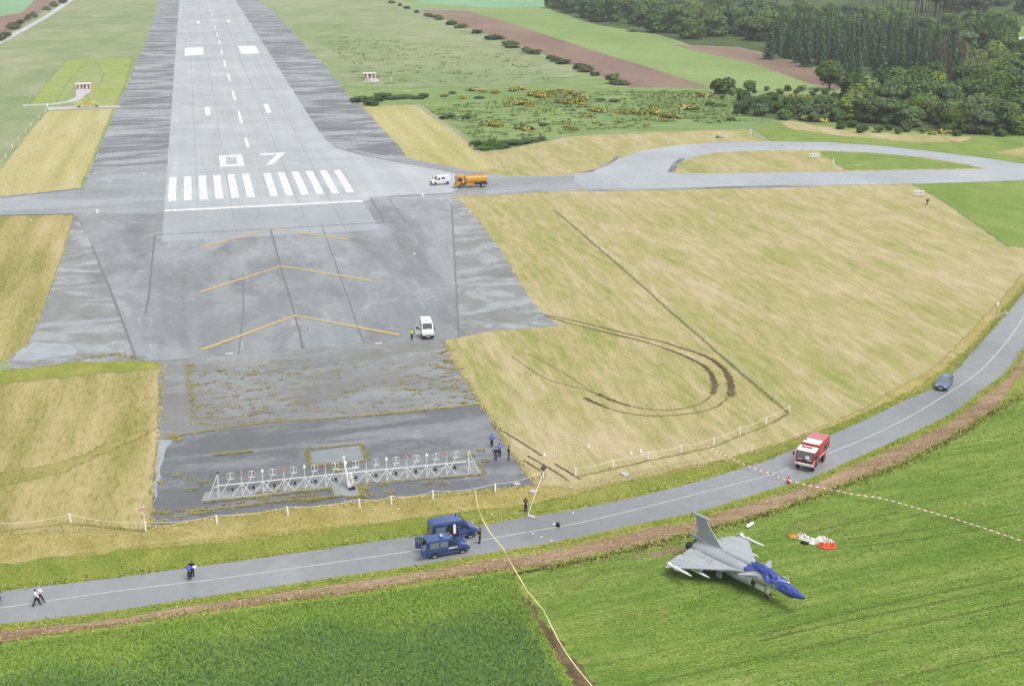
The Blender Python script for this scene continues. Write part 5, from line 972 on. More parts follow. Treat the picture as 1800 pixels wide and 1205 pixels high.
for sd in (-1, 1):
    zf = lambda x, y: 2.42-.075*(abs(y)-1)
    th = lambda x, y: .22-.035*abs(y)
    wing = plate('wing', [(-5.6, sd*.8), (-6.6, sd*1.1), (-7.6, sd*1.5), (-11.5, sd*4.55), (-11.75, sd*4.72), (-13.0, sd*4.72), (-13.3, sd*1.05), (-12, sd*.9), (-8, sd*.8)], 0, th, M_jet, jet, zf)
    for a, b in (((-13.3, 1.1), (-13.16, 2.6)), ((-13.15, 2.68), (-13.02, 4.4))):
        ev = plate('elevon', [(a[0]+.02, sd*a[1]), (b[0]+.02, sd*b[1]), (b[0]-.55, sd*b[1]), (a[0]-.75, sd*a[1])], 0, lambda x, y: .07, M_jetd, jet, lambda x, y: zf(x, y)-.06)
    # tip rail and missile
    zt = zf(0, 4.9)
    MB().box((-12.0, sd*4.8, zt), (3.0, .12, .13)).build('tip_rail', M_jetd, jet, bevel=.03)
    m = MB(); m.tube([(-9.75, sd*4.98, zt), (-9.95, sd*4.98, zt), (-10.3, sd*4.98, zt), (-13.2, sd*4.98, zt)], [.015, .07, .105, .105], 10)
    ms = m.build('missile', M_missile, jet, smooth=True)
    m = MB()
    for q in range(4):
        a = math.pi/4+q*math.pi/2; c, s_ = math.cos(a), math.sin(a)
        m.prism([(-12.6, sd*4.98+.1*c, zt+.1*s_), (-13.0, sd*4.98+.34*c, zt+.34*s_), (-13.25, sd*4.98+.34*c, zt+.34*s_), (-13.25, sd*4.98+.1*c, zt+.1*s_)], (0, .02*s_, -.02*c)); m.prism([(-11.0, sd*4.98+.1*c, zt+.1*s_), (-12.2, sd*4.98+.2*c, zt+.2*s_), (-12.3, sd*4.98+.1*c, zt+.1*s_)], (0, .02*s_, -.02*c))
    m.build('missile_fins', M_missile, ms)
    # under-wing pylon and missile
    y = sd*3.4; z = zf(0, 3.4)-.52
    MB().prism([(-9.9, y-.05, z+.45), (-12.6, y-.05, z+.45), (-12.4, y-.05, z+.1), (-10.2, y-.05, z+.1)], (0, .1, 0)).build('pylon', M_jetd, jet)
    m = MB(); m.tube([(-9.0, y, z), (-9.25, y, z), (-9.6, y, z), (-12.4, y, z)], [.015, .07, .11, .11], 10)
    for q in range(4):
        a = math.pi/4+q*math.pi/2; c, s_ = math.cos(a), math.sin(a); m.prism([(-11.8, y+.1*c, z+.1*s_), (-12.2, y+.34*c, z+.34*s_), (-12.4, y+.34*c, z+.34*s_), (-12.4, y+.1*c, z+.1*s_)], (0, .02*s_, -.02*c))
    m.build('missile', M_missile, jet, smooth=True)
    y = sd*1.9; z = zf(0, 1.9)-.5; m = MB(); m.prism([(-8.4, y-.06, z+.4), (-11.5, y-.06, z+.4), (-11.2, y-.06, z-.05), (-8.8, y-.06, z-.05)], (0, .12, 0)); m.build('pylon', M_jetd, jet)
    # canard
    plate('canard', [(-5.0, sd*.85), (-6.15, sd*2.2), (-6.5, sd*2.22), (-6.25, sd*1.6), (-6.1, sd*.95)], 0, lambda x, y: .1-.02*abs(y), M_jet, jet, lambda x, y: 2.62+.06*(abs(y)-.85))
    # intake under the wing root
    m = MB(); rr_ = lambda x, s_: [(x, sd*(.78+.52*s_*math.cos(a)), 1.66+.52*s_*math.sin(a)) for a in [2*math.pi*k/18 for k in range(18)]]
    m.loft([rr_(-5.75, .8), rr_(-6.1, .9), rr_(-7.5, 1.0), rr_(-9.2, .8)]); it = m.build('intake', M_jet, jet, smooth=True)
    m = MB(); m.loft([rr_(-5.73, .66), rr_(-5.8, .6)]); m.build('intake_mouth', M_black, it)
    # engine nozzle
    m = MB(); m.loft([[(x, sd*.52+r_*math.cos(a), 2.12+r_*math.sin(a)) for a in [2*math.pi*k/20 for k in range(20)]] for x, r_ in ((-13.7, .55), (-14.3, .54), (-15.0, .43), (-15.0, .36), (-14.5, .3))]); m.build('engine_nozzle', M_noz, jet, smooth=True)
    plate('airbrake_fairing', [(-12.8, sd*1.05), (-14.6, sd*.98), (-14.6, sd*.75), (-12.8, sd*.75)], 0, lambda x, y: .3, M_jet, jet, lambda x, y: 1.72)
    # main gear
    g = empty('main_gear', (-9.7, sd*1.32, 0)); g.parent = jet
    m = MB(); m.tube([(0, 0, .42), (0, -sd*.1, 1.5)], .09, 8); m.tube([(-.5, -sd*.2, 1.4), (0, 0, .6)], .05, 6); m.build('leg', M_grey, g)
    m = MB(); m.loft([[(q*math.cos(a), dy, .4+q*math.sin(a)) for a in [2*math.pi*k/20 for k in range(20)]] for dy, q in ((-.13, .34), (-.09, .4), (.09, .4), (.13, .34))]); m.build('wheel', M_dirt, g, smooth=True)
    MB().box((.1, sd*.2, 1.15), (.8, .05, .5), rot=Matrix.Rotation(sd*.15, 3, 'X')).build('gear_door', M_jetd, g)
# fin
m = MB(); P = [(-9.9, 3.0), (-10.9, 3.36), (-13.2, 5.6), (-14.45, 5.66), (-14.4, 5.2), (-14.0, 3.1)]
m.add([(x, .07-.018*(z-3), z) for x, z in P]+[(x, -.07+.018*(z-3), z) for x, z in P], [tuple(range(6)), tuple(range(11, 5, -1))]+[(i, 6+i, 6+(i+1) % 6, (i+1) % 6) for i in range(6)])
fin = m.build('tail_fin', M_jetd, jet, bevel=.015)
m = MB(); m.prism([(-13.55, -.066, 3.3), (-14.0, -.066, 3.3), (-14.36, -.045, 5.1), (-14.05, -.045, 5.1)], (0, .12, 0)); m.build('rudder', M_jetd, fin)
MB().tube([(-12.35, 0, 5.56), (-12.6, 0, 5.57), (-14.9, 0, 5.63), (-15.1, 0, 5.63)], [.04, .15, .15, .08], 10).build('fin_fairing', M_jetd, fin, smooth=True)
MB().tube([(-13.0, 0, 3.02), (-13.4, 0, 3.1), (-15.1, 0, 3.16), (-15.3, 0, 3.16)], [.1, .19, .19, .1], 10).build('tail_pod', M_jet, jet, smooth=True)
# nose gear
g = empty('nose_gear', (-4.55, 0, 0)); g.parent = jet
m = MB(); m.tube([(0, 0, .34), (0, 0, 1.5)], .085, 8); m.tube([(0, 0, .7), (.85, 0, 1.45)], .05, 6); m.tube([(0, 0, .35), (.75, 0, .52)], .035, 6); m.ball((.75, 0, .52), .09, 6, 5); m.box((0, 0, .85), (.3, .34, .3)); m.build('leg', M_missile, g)
for y in (-.2, .2):
    m = MB(); m.loft([[(q*math.cos(a), y+dy, .3+q*math.sin(a)) for a in [2*math.pi*k/18 for k in range(18)]] for dy, q in ((-.1, .25), (-.06, .3), (.06, .3), (.1, .25))]); m.build('wheel', M_dirt, g, smooth=True)
for y in (-.36, .36): MB().box((-.75, y, 1.15), (1.2, .04, .5)).build('gear_door', M_missile, g)
m = MB(); m.tube([(-3.0, -.32, 2.55), (-2.6, -.42, 2.95), (-1.75, -.46, 3.08), (-1.45, -.46, 3.1)], [.07, .06, .05, .07], 8); m.build('refuelling_probe', M_missile, jet, smooth=True)
m = MB(); m.tube([(-10.5, -1.6, zf(0, 1.6)+.1), (-10.5, -1.6, zf(0, 1.6)+.18)], .09, 8); m.build('wing_cap', M_jetd, jet)
m = MB(); m.box((-2.9, .5, 2.7), (.35, .05, .25)); m.tube([(-2.4, .48, 2.6), (-2.4, .5, 2.95)], .03, 6); m.build('open_hatch', M_missile, jet)
# blue tarpaulin over canopy and nose
def tarp_r(x, th):
    w, zt, zb = sec(x); zc = (zt+zb)/2; h = (zt-zb)/2; e = .92
    r = 1/((abs(math.sin(th))/max(w, .02))**(2/e)+(abs(math.cos(th))/max(h, .02))**(2/e))**(e/2)
    c = can_r(x)
    if c > 0 and abs(th) < 1.2:
        zb_ = zt-.2-zc; a_, b_ = .46*c, .68*c     # canopy ellipse centred zb_ above
        for k in range(24):
            rr2 = r+.04; y, z = rr2*math.sin(th), rr2*math.cos(th)-zb_
            if (y/a_)**2+(z/b_)**2 < 1: r = rr2
            else: break
    return zc, r
XS = np.linspace(.05, -6.75, 76); NT_ = 40; V = []; F = []
for i, x in enumerate(XS):
    u = -x
    lo = 2.75 if u < 1.6 else (2.75-1.75*min(1, (u-1.6)/1.5) if u < 3.1 else 1.0+.35*math.sin(u*2.1)-.3*max(0, (u-5.0)/2))
    hi = 2.75 if u < 1.6 else (2.75-1.4*min(1, (u-1.6)/1.5) if u < 3.1 else 1.3+.25*math.sin(u*2.7+1)-.35*max(0, (u-5.0)/2))
    for j in range(NT_):
        th = -lo+(hi+lo)*j/(NT_-1); xx = x+.25*mnoise.noise(Vector((j*.35, 3, 1)))*(1 if u > 6.5 else 0)
        zc, r = tarp_r(min(0, max(xx, -13)), th)
        fold = .05+.26*abs(mnoise.noise(Vector((x*1.1+th*.9, th*2.2-x*.5, 4))))*min(1, .15+u/4)+.08*abs(mnoise.noise(Vector((x*3, th*5, 9))))*min(1, .2+u/4)
        edge_ = max(0, abs(th)-.75)*.05*(1 if 2.5 < u else 0)
        V.append((xx, -(r+fold+edge_)*math.sin(-th), zc+(r+fold)*math.cos(th)))
for i in range(len(XS)-1):
    for j in range(NT_-1): F.append((i*NT_+j, i*NT_+j+1, (i+1)*NT_+j+1, (i+1)*NT_+j))
F.append(tuple(range(NT_)))
me = bpy.data.meshes.new('tarpaulin'); me.from_pydata(V, [], F); me.polygons.foreach_set('use_smooth', [True]*len(F)); tp = link('tarpaulin', me, M_tarp)
tp.location = jet.location; tp.rotation_euler = jet.rotation_euler; tp.modifiers.new('thick', 'SOLIDIFY').thickness = .012
tag(tp, 'crumpled blue tarpaulin draped over the cockpit and nose of the fighter jet', 'tarpaulin')

# collapsed parachute in the crop
M_pw = plain('parachute_white', (232, 232, 226), .7, k=.8, noise=.08); M_po = plain('parachute_orange', (236, 96, 58), .7, k=.75, noise=.1); M_py = plain('parachute_ochre', (222, 172, 92), .7, noise=.1)
def cloth_heap(name, px, w, hgt, mat, seed, parent):
    P = [G(*p) for p in smooth_px(px, 8)]; V = []; F = []; n = 14; o0 = parent.location
    rr = random.Random(seed)
    for i, p in enumerate(P):
        t = (P[min(i+1, len(P)-1)]-P[max(i-1, 0)]).normalized(); nr = Vector((-t.y, t.x, 0)); f = i/(len(P)-1); ww = w*(.55+.45*math.sin(math.pi*min(1, max(0, f)))+.35*mnoise.noise(Vector((i*.45, seed, 0))))
        for j in range(n):
            s = j/(n-1)*2-1; z = max(.04, hgt*(1-s*s)*(.6+.8*mnoise.noise(Vector((i*.5, j*.6, seed)))+.5*abs(mnoise.noise(Vector((i*1.3, j*1.5, seed+3))))))
            q = p+nr*s*ww*.5*(1+.25*mnoise.noise(Vector((i*.7, j*.2, seed+8))))+t*.2*mnoise.noise(Vector((i*.6, j*.6, seed+5))); V.append((q.x-o0.x, q.y-o0.y, z+.05))
    for i in range(len(P)-1):
        for j in range(n-1): F.append((i*n+j, i*n+j+1, (i+1)*n+j+1, (i+1)*n+j))
    me = bpy.data.meshes.new(name); me.from_pydata(V, [], F); o = link(name, me, mat, parent); o.modifiers.new('th', 'SOLIDIFY').thickness = .02; return o
pc = empty('parachute', G(1430, 952)); tag(pc, 'collapsed white and orange parachute heap lying in the crop behind the jet nose', 'parachute')
cloth_heap('white_canopy', [(1402, 944), (1412, 947), (1424, 953), (1440, 956)], 1.1, .55, M_pw, 1, pc); cloth_heap('white_canopy', [(1434, 952), (1446, 950), (1458, 955), (1466, 959)], .9, .5, M_pw, 2, pc)
cloth_heap('orange_panel', [(1440, 960), (1450, 962), (1461, 962), (1471, 963)], .95, .5, M_po, 3, pc); cloth_heap('ochre_panel', [(1388, 942), (1395, 944), (1405, 944)], .9, .45, M_py, 4, pc); cloth_heap('dark_harness', [(1409, 954), (1414, 956), (1421, 957)], .5, .3, M_blk, 5, pc)
def lump(name, px, py, size, mat, label, cat, seed, z=.1):
    bm = bmesh.new(); bmesh.ops.create_icosphere(bm, subdivisions=2, radius=1)
    for v_ in bm.verts: v_.co *= 1+.35*mnoise.noise(v_.co*1.7+Vector((seed, 0, 0))); v_.co = Vector((v_.co.x*size[0], v_.co.y*size[1], max(-.02, v_.co.z*size[2]+size[2]*.5)))
    me = bpy.data.meshes.new(name); bm.to_mesh(me); bm.free(); o = link(name, me, mat); o.location = G(px, py, z); o.rotation_euler.z = seed; return tag(o, label, cat)
M_deb = plain('debris_white', (224, 226, 224), .6, k=.8, noise=.1)
m = MB(); m.loft([[(x, .22*k*math.cos(a), .25+.2*k*math.sin(a)) for a in [2*math.pi*j/10 for j in range(10)]] for x, k in ((-.7, .5), (-.45, 1), (.4, .9), (.75, .4))]); o = m.build('wreckage_piece', M_deb, None, smooth=True); o.location = G(1318, 925.5); o.rotation_euler.z = R(35); tag(o, 'pale torn wreckage piece lying in the crop behind the far wingtip', 'wreckage')
lump('bag', 980.5, 924, (.28, .22, .3), M_blk, 'black bag lying on the road beside the white centre line', 'bag', 2)
lump('helmet_bag', 975, 922.5, (.26, .18, .14), M_deb, 'white bundle lying against the black bag on the road', 'bundle', 3)
for i, (x, y, lb) in enumerate(((936, 938, 'small white scrap on the road, nearest the yellow tape'), (951.5, 943.5, 'small white scrap on the road in the middle of a line of three'), (969, 950.5, 'small white scrap at the lower edge of the road'), (1007, 902, 'small white scrap near the upper edge of the road'), (657, 895, 'small white scrap on the grass verge below the antenna row'), (700, 895, 'tiny pale scrap on the verge left of the taller blue van'), (864, 904, 'tiny pale scrap on the verge right of the yellow tape'), (1003, 856, 'pale torn scrap on the verge beside the fence end'))):
    lump('scrap', x, y, (.14, .1, .07), M_deb, lb, 'scrap', i+5)
def slab(px, py, sx, sy, rz, label, mat=None, hgt=.14):
    m = MB(); m.box((0, 0, hgt/2), (sx, sy, hgt)); o = m.build('concrete_slab', mat or M_conc, None, bevel=.03); o.location = G(px, py, .03); o.rotation_euler.z = R(rz); tag(o, label, 'slab')
M_conc = plain('pale_concrete', (196, 196, 192), .8, noise=.1)
slab(1098.5, 834, .75, 1.1, 15, 'pale concrete slab lying alone on the verge right of the fence end'); slab(937, 864, .9, .8, 20, 'pale concrete slab on the verge beside the upper half of the white tape'); slab(934, 908, .6, .9, 35, 'pale concrete slab at the road edge below the white tape'); slab(908, 851, .8, .7, 30, 'pale slab lying on the corner of the dark tarmac under the rope fence')
slab(403, 622, 1.2, .9, 2, 'grey pit cover at the lower edge of the runway end, left of the white van', M_conc, .1); slab(665, 604, 1.2, .8, 2, 'grey pit cover between the lowest chevron and the white van', M_conc, .1)
slab(1427, 329.5, 1.5, .8, 0, 'pale slab at the lower edge of the far taxiway'); slab(1508, 291, 2.2, .8, 0, 'pale slab in the grass island of the loop'); slab(248, 477, 1.0, .6, 0, 'small pale drain cover on the blast pad, left side', M_conc, .08)

# ------------------------------------------------------------------ localizer antenna row
M_gal = plain('galvanised_white', (224, 226, 228), .5, k=.85, noise=.06); M_lampred = plain('obstruction_red', (212, 146, 126), .4)
il = empty('antenna_array', (0.3, -166.1, .06)); tag(il, 'long white landing-aid antenna row on the dark tarmac beside the square pool', 'antenna array')
MX = [-11.75+2.345*k for k in range(11)]
MB().box((0, 1.0, 1.05), (28.6, .12, .12)).build('beam', M_gal, il)
for k, x in enumerate(MX):
    ms = empty('mast', (x, 0, 0)); ms.parent = il
    m = MB(); m.tube([(0, 0, 0), (0, 0, 2.65)], .06, 6); m.tube([(0, 0, 1.45), (-1.1, 0, .05)], .048, 5); m.tube([(0, 0, 1.45), (1.1, 0, .05)], .048, 5); m.tube([(0, 0, 1.2), (0, .95, 1.0)], .04, 5); m.build('pole', M_gal, ms)
    m = MB(); m.loft([[(q*math.cos(a), q*math.sin(a), z) for a in [2*math.pi*j/10 for j in range(10)]] for q, z in ((.07, 2.6), (.17, 2.66), (.17, 2.8), (.05, 3.02))]); m.build('lamp', M_lampred if k % 2 == 0 else M_whitec, ms, smooth=True)
for k in range(12):
    x = MX[0]-1.18+2.345*k; an = empty('antenna', (x, .15, 0)); an.parent = il
    m = MB(); m.tube([(-1.15, -.15, .1 if k else .4), (-.05, 0, 2.05)], .05, 5); m.box((0, 0, 2.1), (.6, .08, .1)); m.box((0, 0, 2.48), (.1, .1, .72)); m.box((0, 0, 2.84), (.3, .05, .04)); m.build('arm', M_gal, an)
    m = MB()
    for a, b in (((-.36, 2.05), (.36, 2.05)), ((.36, 2.05), (.36, 2.8)), ((.36, 2.8), (-.36, 2.8)), ((-.36, 2.8), (-.36, 2.05))): m.tube([(a[0], .02, a[1]), (b[0], .02, b[1])], .02, 4)
    m.build('loop', M_gal, an)
    m = MB(); m.box((.15, 1.5, .16), (.3, .25, .2)); m.box((-.3, 1.55, .08), (.14, .14, .14)); m.build('foot_shadow', M_black, an)  # black boxes on the ground stand in for shadows at the feet
for sd, x in ((-1, -14.3), (1, 14.3)):
    fr = empty('end_frame', (x, 0, 0)); fr.parent = il
    m = MB(); m.tube([(0, 0, 0), (0, 0, 3.0)], .06, 6); m.tube([(sd*1.25, -.1, 0), (0, 0, 2.95)], .05, 6); m.tube([(sd*.25, .1, 0), (0, 0, 2.9)], .05, 6); m.tube([(sd*.62, 0, 1.45), (0, 0, 1.3)], .04, 5); m.tube([(sd*1.0, 0, .55), (0, 0, 1.7)], .035, 5); m.build('pole', M_gal, fr)
    m = MB(); m.tube([(0, 0, 2.98), (0, 0, 3.15)], .1, 8); m.build('lamp', M_lampred if sd > 0 else M_black, fr)
cm = empty('central_mast', (.15, -.7, 0)); cm.parent = il
m = MB(); m.tube([(0, -.5, 0), (-.35, .7, 3.3)], .1, 7); m.tube([(.25, -.5, 0), (-.1, .3, 1.9)], .07, 6); m.tube([(-.1, -.3, 0), (-.3, .5, 2.2)], .07, 6); m.box((.1, .8, 2.0), (2.5, .09, .09)); m.build('pole', M_gal, cm)
m = MB(); m.box((.28, -.1, 1.5), (.34, .3, .75)); m.box((.42, -.15, .85), (.22, .2, .9)); m.build('monitor_box', M_whitec, cm, bevel=.04)
m = MB(); m.box((.3, -.55, .12), (.8, .5, .24)); m.build('foot', M_black, cm); m = MB(); m.ball((-.36, .7, 3.45), .17, 8, 6); m.build('lamp', M_whitec, cm, smooth=True)

# ------------------------------------------------------------------ fences of white posts and rope
M_post = plain('white_post', (240, 240, 236), .7, k=.9, noise=.08); M_rope = plain('pale_rope', (232, 228, 214), .8, k=.85); M_postg = plain('grey_post', (206, 200, 182), .8, k=.85)
def rope_fence(px, label, h=1.05, mat=M_post, w=.15, sag=.22, rope=.019, name='rope_fence', wires=(.96,), cat='fence'):
    P = [G(*p) for p in px]; o = P[0]; e = empty(name, (o.x, o.y, 0)); tag(e, label, cat); rr = random.Random(len(px))
    for p in P:
        q = p-o; hh = h*rr.uniform(.93, 1.07); m = MB(); m.box((0, 0, hh/2), (w, w, hh)); m.prism([(-w/2, -w/2, hh), (w/2, -w/2, hh), (0, -w/2, hh+.05)], (0, w, 0)); b = m.build('post', mat, e); b.location = (q.x, q.y, 0); b.rotation_euler = (rr.uniform(-.05, .05), rr.uniform(-.05, .05), rr.uniform(0, 1))
    m = MB()
    for f in wires:
        for a, b in zip(P, P[1:]):
            n = 7; m.tube([a.lerp(b, i/n)-o+Vector((0, 0, h*f-sag*4*(i/n)*(1-i/n))) for i in range(n+1)], rope, 4, caps=False)
    m.build('rope', M_rope, e); return e
rope_fence([(977, 369), (986, 378), (996, 387), (1007, 395), (1019, 406), (1031, 417), (1044, 429), (1056, 441), (1070, 450), (1083, 461), (1097, 472), (1112, 486), (1127, 500), (1144, 513), (1161, 529), (1179, 547), (1199, 563), (1218, 581), (1239, 598), (1260, 618), (1282, 636), (1309, 660), (1334, 680), (1360, 702), (1387, 725)], 'long diagonal fence of pale posts across the mown field', 1.0, M_postg, .14, .1, .028, 'wire_fence', (.95, .55))
rope_fence([(1387, 725), (1346, 746), (1300, 765), (1254, 783), (1197, 796), (1139, 808), (1077, 822), (1011, 836)], 'white post and rope fence between the tyre ruts and the road')
rope_fence([(955, 842), (870, 864), (761, 877), (688, 886), (632, 891), (506, 905), (381, 920), (256, 932)], 'white post and rope fence on the tarmac edge below the antenna row', sag=.35)
rope_fence([(256, 932), (124, 918), (-20, 934)], 'white post and rope fence at the left edge, below the mown grass', sag=.4)
m = MB(); m.tube([(0, 0, 0), (0, 0, 3.0)], .045, 6); e = empty('warning_sign', G(256, 936)); m.build('post', M_post, e); MB().box((-.1, -.06, 2.75), (.85, .04, .38)).build('sign_plate', plain('pale_pink_sign', (212, 176, 178), .6, k=.75), e); tag(e, 'thin tall post with a small pale pink sign at the corner of the dark tarmac', 'sign')
rope_fence([(735, 187), (746, 195), (757, 203), (768, 212), (780, 221), (792, 230), (805, 241), (818, 251), (830, 261), (842, 271), (856, 281), (880, 294)], 'weathered fence of pale posts between the far mown strip and the gorse meadow', 1.1, M_postg, .16, .1, .035, 'wire_fence', (.95, .55))
rope_fence([(-4, 297), (10, 277), (22, 260), (33, 247), (45, 233), (55, 222), (68, 208), (80, 197)], 'short white posts along the left edge of the striped mown strip', 1.0, M_post, .16, .1, .02, 'wire_fence')

# ------------------------------------------------------------------ tapes
M_tapey = plain('yellow_tape', (238, 230, 170), .5, k=.78); M_tapew = plain('white_tape', (238, 232, 214), .5, k=.78); M_taper = plain('red_tape', (186, 128, 108), .5)
def tape(name, pts, w, mats, label, seg=.4, tilt=.5, seed=1):
    P = [Vector(p) for p in pts]; Q = []
    for a, b in zip(P, P[1:]):
        k = max(1, int((b-a).length/seg)); Q += [a.lerp(b, i/k) for i in range(k)]
    Q.append(P[-1]); V = []; F = []; mi = []
    for i, p in enumerate(Q):
        t = (Q[min(i+1, len(Q)-1)]-Q[max(i-1, 0)]).normalized(); s = Vector((-t.y, t.x, 0)).normalized(); a = tilt+1.1*mnoise.noise(Vector((i*.12, seed, 0))); d = s*math.cos(a)+Vector((0, 0, 1))*math.sin(a)
        V += [tuple(p+d*w/2), tuple(p-d*w/2)]
        if i: F.append((2*i-2, 2*i-1, 2*i+1, 2*i)); mi.append(i % len(mats))
    me = bpy.data.meshes.new(name); me.from_pydata(V, [], F); me.polygons.foreach_set('material_index', mi); o = link(name, me, mats); o.modifiers.new('th', 'SOLIDIFY').thickness = .004; return tag(o, label, 'tape')
def hpx(px, hs): return [G(x, y, h) for (x, y), h in zip(px, hs)]
tape('barrier_tape', hpx([(836, 862), (838, 880), (842, 898), (851, 917), (862, 936), (875, 951.5), (884, 962), (893, 979), (903, 997), (917, 1021), (928, 1040), (935, 1047), (956, 1072), (968, 1097), (982, 1125), (997, 1149), (1012, 1170), (1026, 1187), (1042, 1206), (1070, 1240)], [1.0, .9, .85, .8, .8, .85, .95, .85, .8, .75, .8, .85, .95, .85, .8, .8, .8, .85, .9, .9]), .09, [M_tapey], 'long yellow barrier tape crossing the road and running down between the crop fields', seed=2)
tape('barrier_tape', hpx([(1240, 781), (1262, 793), (1300, 812), (1330, 824), (1357, 832.6), (1375, 839.6), (1386, 843), (1410, 850), (1458, 859.5), (1500, 868), (1550, 875), (1590, 886), (1635, 899), (1682, 912), (1740, 931), (1800, 951), (1860, 972)], [.9, .8, .7, .65, .65, .7, .8, .7, .65, .65, .75, .65, .7, .65, .65, .65, .65]), .1, [M_tapew, M_taper], 'red and white striped barrier tape crossing the road by the red cone', .36, .6, 3)
tape('barrier_tape', hpx([(928, 904), (942.5, 863), (956.3, 829)], [.35, .55, 1.05]), .06, [M_tapew], 'pale tape stretched tight between the two uniformed people on the verge', .5, .8, 4)
for x, y, h, lb in ((836, 872, 1.2, 'thin stake holding the upper end of the yellow tape'), (884.5, 974, 1.0, 'thin stake holding the yellow tape at the lower road edge'), (957, 1083, 1.0, 'thin stake holding the yellow tape at the bend beside the crop'), (905, 965, 1.1, 'thin leaning stake at the lower road edge right of the yellow tape')):
    m = MB(); m.tube([(0, 0, 0), (.08, 0, h)], .025, 5); o = m.build('stake', M_postg, None); o.location = G(x, y); tag(o, lb, 'stake')
e = empty('traffic_cone', G(1385.5, 848.5, .07)); m = MB(); m.tube([(0, 0, .04), (0, 0, .8), (0, 0, .86)], [.2, .07, .05], 12); m.build('cone', plain('cone_red', (198, 44, 44), .5), e, smooth=True); MB().box((0, 0, .03), (.42, .42, .06)).build('base', plain('cone_base', (150, 36, 36), .6), e, bevel=.02); MB().tube([(0, 0, .42), (0, 0, .56)], [.145, .118], 12, caps=False).build('white_band', M_whitec, e); tag(e, 'red traffic cone holding the striped tape at the lower road edge', 'traffic cone')

# ------------------------------------------------------------------ huts, barrier gear, signs
M_hutr = plain('hut_red', (164, 74, 84), .6); M_hutw = plain('hut_white', (232, 230, 226), .6, k=.78)
def hut(px, py, wd, dp, hh, rz, nst, label):
    e = empty('striped_hut', G(px, py), R(rz)); tag(e, label, 'hut'); m = MB(); k = nst
    m.box((0, dp/2, hh/2), (wd, dp, hh)); m.build('wall', M_hutw, e)
    for i in range(k):
        x = -wd/2+wd*(i*2+.9)/(2*k); MB().box((x, -.03, hh*.47), (wd/(2*k)*.95, .05, hh*.94)).build('red_stripe', M_hutr, e)
    MB().box((-wd/2-.03, dp*.5, hh*.45), (.05, dp*.5, hh*.9)).build('red_stripe', M_hutr, e)
    MB().box((0, dp/2, hh+.1), (wd+.5, dp+.5, .22)).build('roof', M_hutw, e, bevel=.03); MB().box((wd*.06, -.07, hh*.6), (wd*.1, .04, hh*.5)).build('window', M_black, e)
hut(147, 157, 5.2, 2.8, 1.9, 3, 4, 'red and white striped hut at the end of its pale path, left of the runway'); hut(650, 137.5, 5.0, 2.6, 1.8, -2, 3, 'red and white striped hut on the rough grass right of the runway')
sheet('path', [(134, 157), (160, 157), (158, 163), (150, 166), (146, 173), (132, 178), (100, 184), (40, 187), (40, 184), (90, 182), (118, 178), (133, 171)], Z3, M_path, .1, 2); sheet('path', [(643, 138), (663, 138), (668, 144), (641, 144)], Z3, M_path, .1, 2)
sheet('path', [(84, 189), (160, 186), (212, 186), (212, 188.5), (160, 190), (84, 194)], Z3+.003, M_path, .2, 2)
e = empty('barrier_gear', G(153, 188.5)); tag(e, 'low yellow arresting-gear frame with white arrow teeth beside the mown strip', 'barrier gear')
M_yg = plain('yellow_gear', (214, 196, 74), .5, noise=.1)
m = MB(); m.box((0, 0, .75), (8.4, 1.2, .4)); m.prism([(-1.1, -.3, .9), (1.6, -.3, .9), (.9, -.3, 2.0), (-.6, -.3, 2.0)], (0, .6, 0)); m.prism([(1.5, -.5, .95), (4.1, -.5, .95), (3.2, -.5, 1.5), (1.8, -.5, 1.4)], (0, 1.0, 0)); m.box((.1, 0, 2.3), (.8, .5, .6)); m.build('frame', M_yg, e, bevel=.03)
for i, x in enumerate((-3.0, -2.4, -1.8, 2.0, 2.6, 3.2)): MB().prism([(x-.1, 0, 1.5), (x+.15, 0, 1.5), (x-.1, 0, 2.1), (x-.3, 0, 2.1)], (0, .1, 0)).build('white_marker', M_whitec, e)
for x in (-2.6, 3.2): MB().tube([(x, -.5, .35), (x, .5, .35)], .4, 12).build('wheel', M_tyre, e)
def signbox(px, py, wd, hh, rz, n, label):
    e = empty('taxiway_sign', G(px, py), R(rz)); tag(e, label, 'sign'); MB().box((0, 0, .25+hh/2), (wd, .35, hh)).build('panel', M_whitec, e, bevel=.03)
    for s in (-1, 1): MB().box((s*wd*.38, 0, .15), (.1, .3, .3)).build('leg', M_grey, e)
    for i in range(n): MB().box((-wd/2+wd*(i+.7)/(n+.4), -.19, .27+hh*.55), (wd*.1, .02, hh*.5)).build('sign_mark', M_grey, e)
signbox(1431, 278, 2.9, 1.1, -8, 3, 'white sign box in the grass island of the looped taxiway'); signbox(1615, 345, 2.5, 1.1, -8, 4, 'white sign box at the corner of the mown field and the green lawn')
def marker(px, py, h, r, mat, name, label, cat, cap=None):
    e = empty(name, G(px, py)); tag(e, label, cat); MB().tube([(0, 0, 0), (0, 0, h*.8), (0, 0, h)], [r, r, r*.6], 8).build('post', mat, e, smooth=True)
    MB().box((0, 0, .04), (r*3.2, r*3.2, .08)).build('base', M_conc, e)
    if cap: MB().box((.12, 0, h*.92), (.7, .2, .45)).build('head', cap, e, bevel=.03)
marker(1464.5, 289.5, 1.6, .2, M_whitec, 'marker_post', 'short white marker post in the island, right of the sign box', 'marker post'); marker(1629, 361, 1.3, .13, M_black, 'marker_post', 'dark post with a boxy head just below the white sign box by the lawn', 'marker post', M_black)
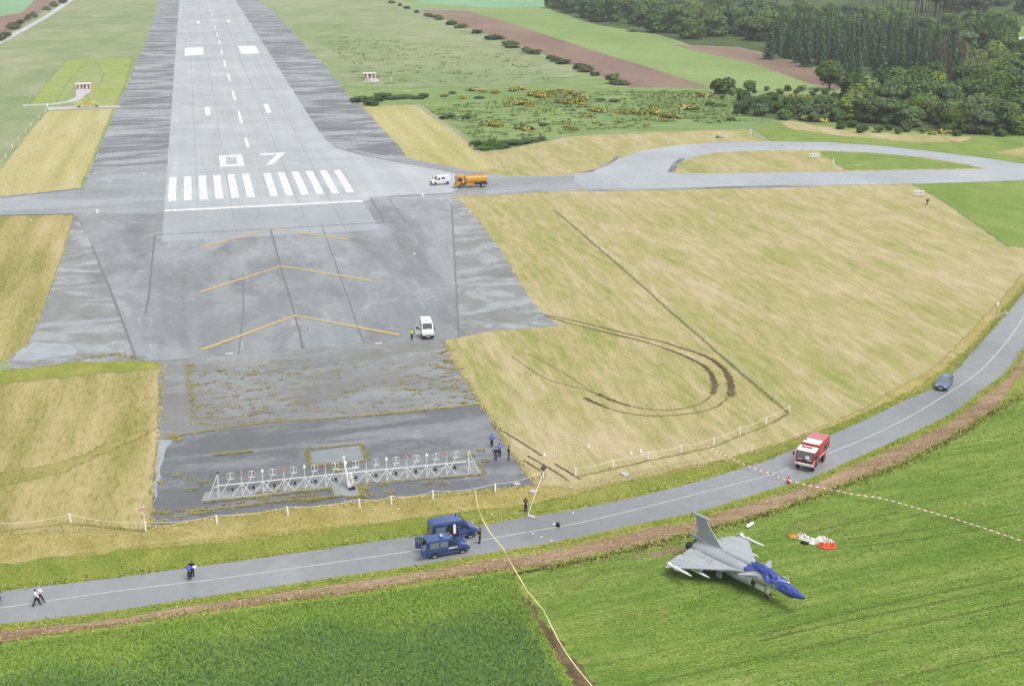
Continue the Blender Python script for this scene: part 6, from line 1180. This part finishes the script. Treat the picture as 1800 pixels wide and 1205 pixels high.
marker(742.5, 346.5, .9, .2, M_whitec, 'marker_post', 'small white marker on the tarmac below the white van by the tanker', 'marker post'); marker(171, 375, .9, .22, M_whitec, 'marker_post', 'small white marker on the tarmac left of the threshold bar', 'marker post'); marker(1319, 236, 1.5, .2, M_whitec, 'marker_post', 'white marker at the far corner of the mown grass above the loop', 'marker post')
marker(83.5, 189, 1.2, .25, M_whitec, 'marker_post', 'white marker at the far left corner of the mown strip', 'marker post'); marker(688, 142, 1.2, .16, M_whitec, 'marker_post', 'white marker in the rough grass right of the striped hut', 'marker post')
e = empty('concrete_pad', G(1266, 242)); tag(e, 'dark tilted pad on the mown grass above the loop', 'pad'); MB().box((0, 0, .25), (3.0, 1.2, .1), rot=Matrix.Rotation(.2, 3, 'Y')).build('pad', M_grey, e); MB().box((-.9, 0, .3), (.5, .5, .6)).build('block', M_black, e)
e = empty('road_sign', G(1751, 556)); tag(e, 'round pale road sign on a post at the roadside bend', 'road sign'); MB().tube([(0, 0, 0), (0, 0, 2.2)], .04, 6).build('post', M_grey, e); MB().tube([(0, -.05, 2.2), (.02, -.09, 2.2)], .38, 18).build('disc', M_hutw, e)
rope_fence([(1753, 558), (1762, 557), (1769, 553)], 'short white rail beside the round road sign', .6, M_post, .08, .0, .03, 'rail')
for i, (x, y) in enumerate(((486, 34), (563, 109), (569.5, 113), (538, 139), (253, 306), (192, 319), (53.5, 388), (88, 413), (728, 447), (1034, 786), (1109, 798), (1126, 794), (957, 801), (1096, 404), (853, 363), (826, 373), (127, 312))):
    p = G(x, y); m = MB(); m.tube([(0, 0, 0), (0, 0, .18)], [.2, .15], 10); m.ball((0, 0, .22), .11, 8, 6); o = m.build('ground_light', M_lampred if i == 7 else M_whitec, None, smooth=True); o.location = (p.x, p.y, .05); tag(o, 'orange ground light in the mown grass left of the runway' if i == 7 else 'small white ground light set in the grass or tarmac edge', 'ground light', 'small airfield ground lights')
# ------------------------------------------------------------------ haze over the whole scene
hz = MB().box((0, 1000, 33), (5400, 4600, 76)).build('haze'); hz['kind'] = 'stuff'
t = bpy.data.materials.new('haze_air'); t.use_nodes = True; nt = t.node_tree
nt.nodes.remove(nt.nodes['Principled BSDF']); pv = nt.nodes.new('ShaderNodeVolumePrincipled')
pv.inputs['Color'].default_value = (.93, .96, 1, 1); pv.inputs['Density'].default_value = .00016; pv.inputs['Anisotropy'].default_value = .2
nt.links.new(pv.outputs[0], nt.nodes['Material Output'].inputs['Volume']); hz.data.materials.append(t)
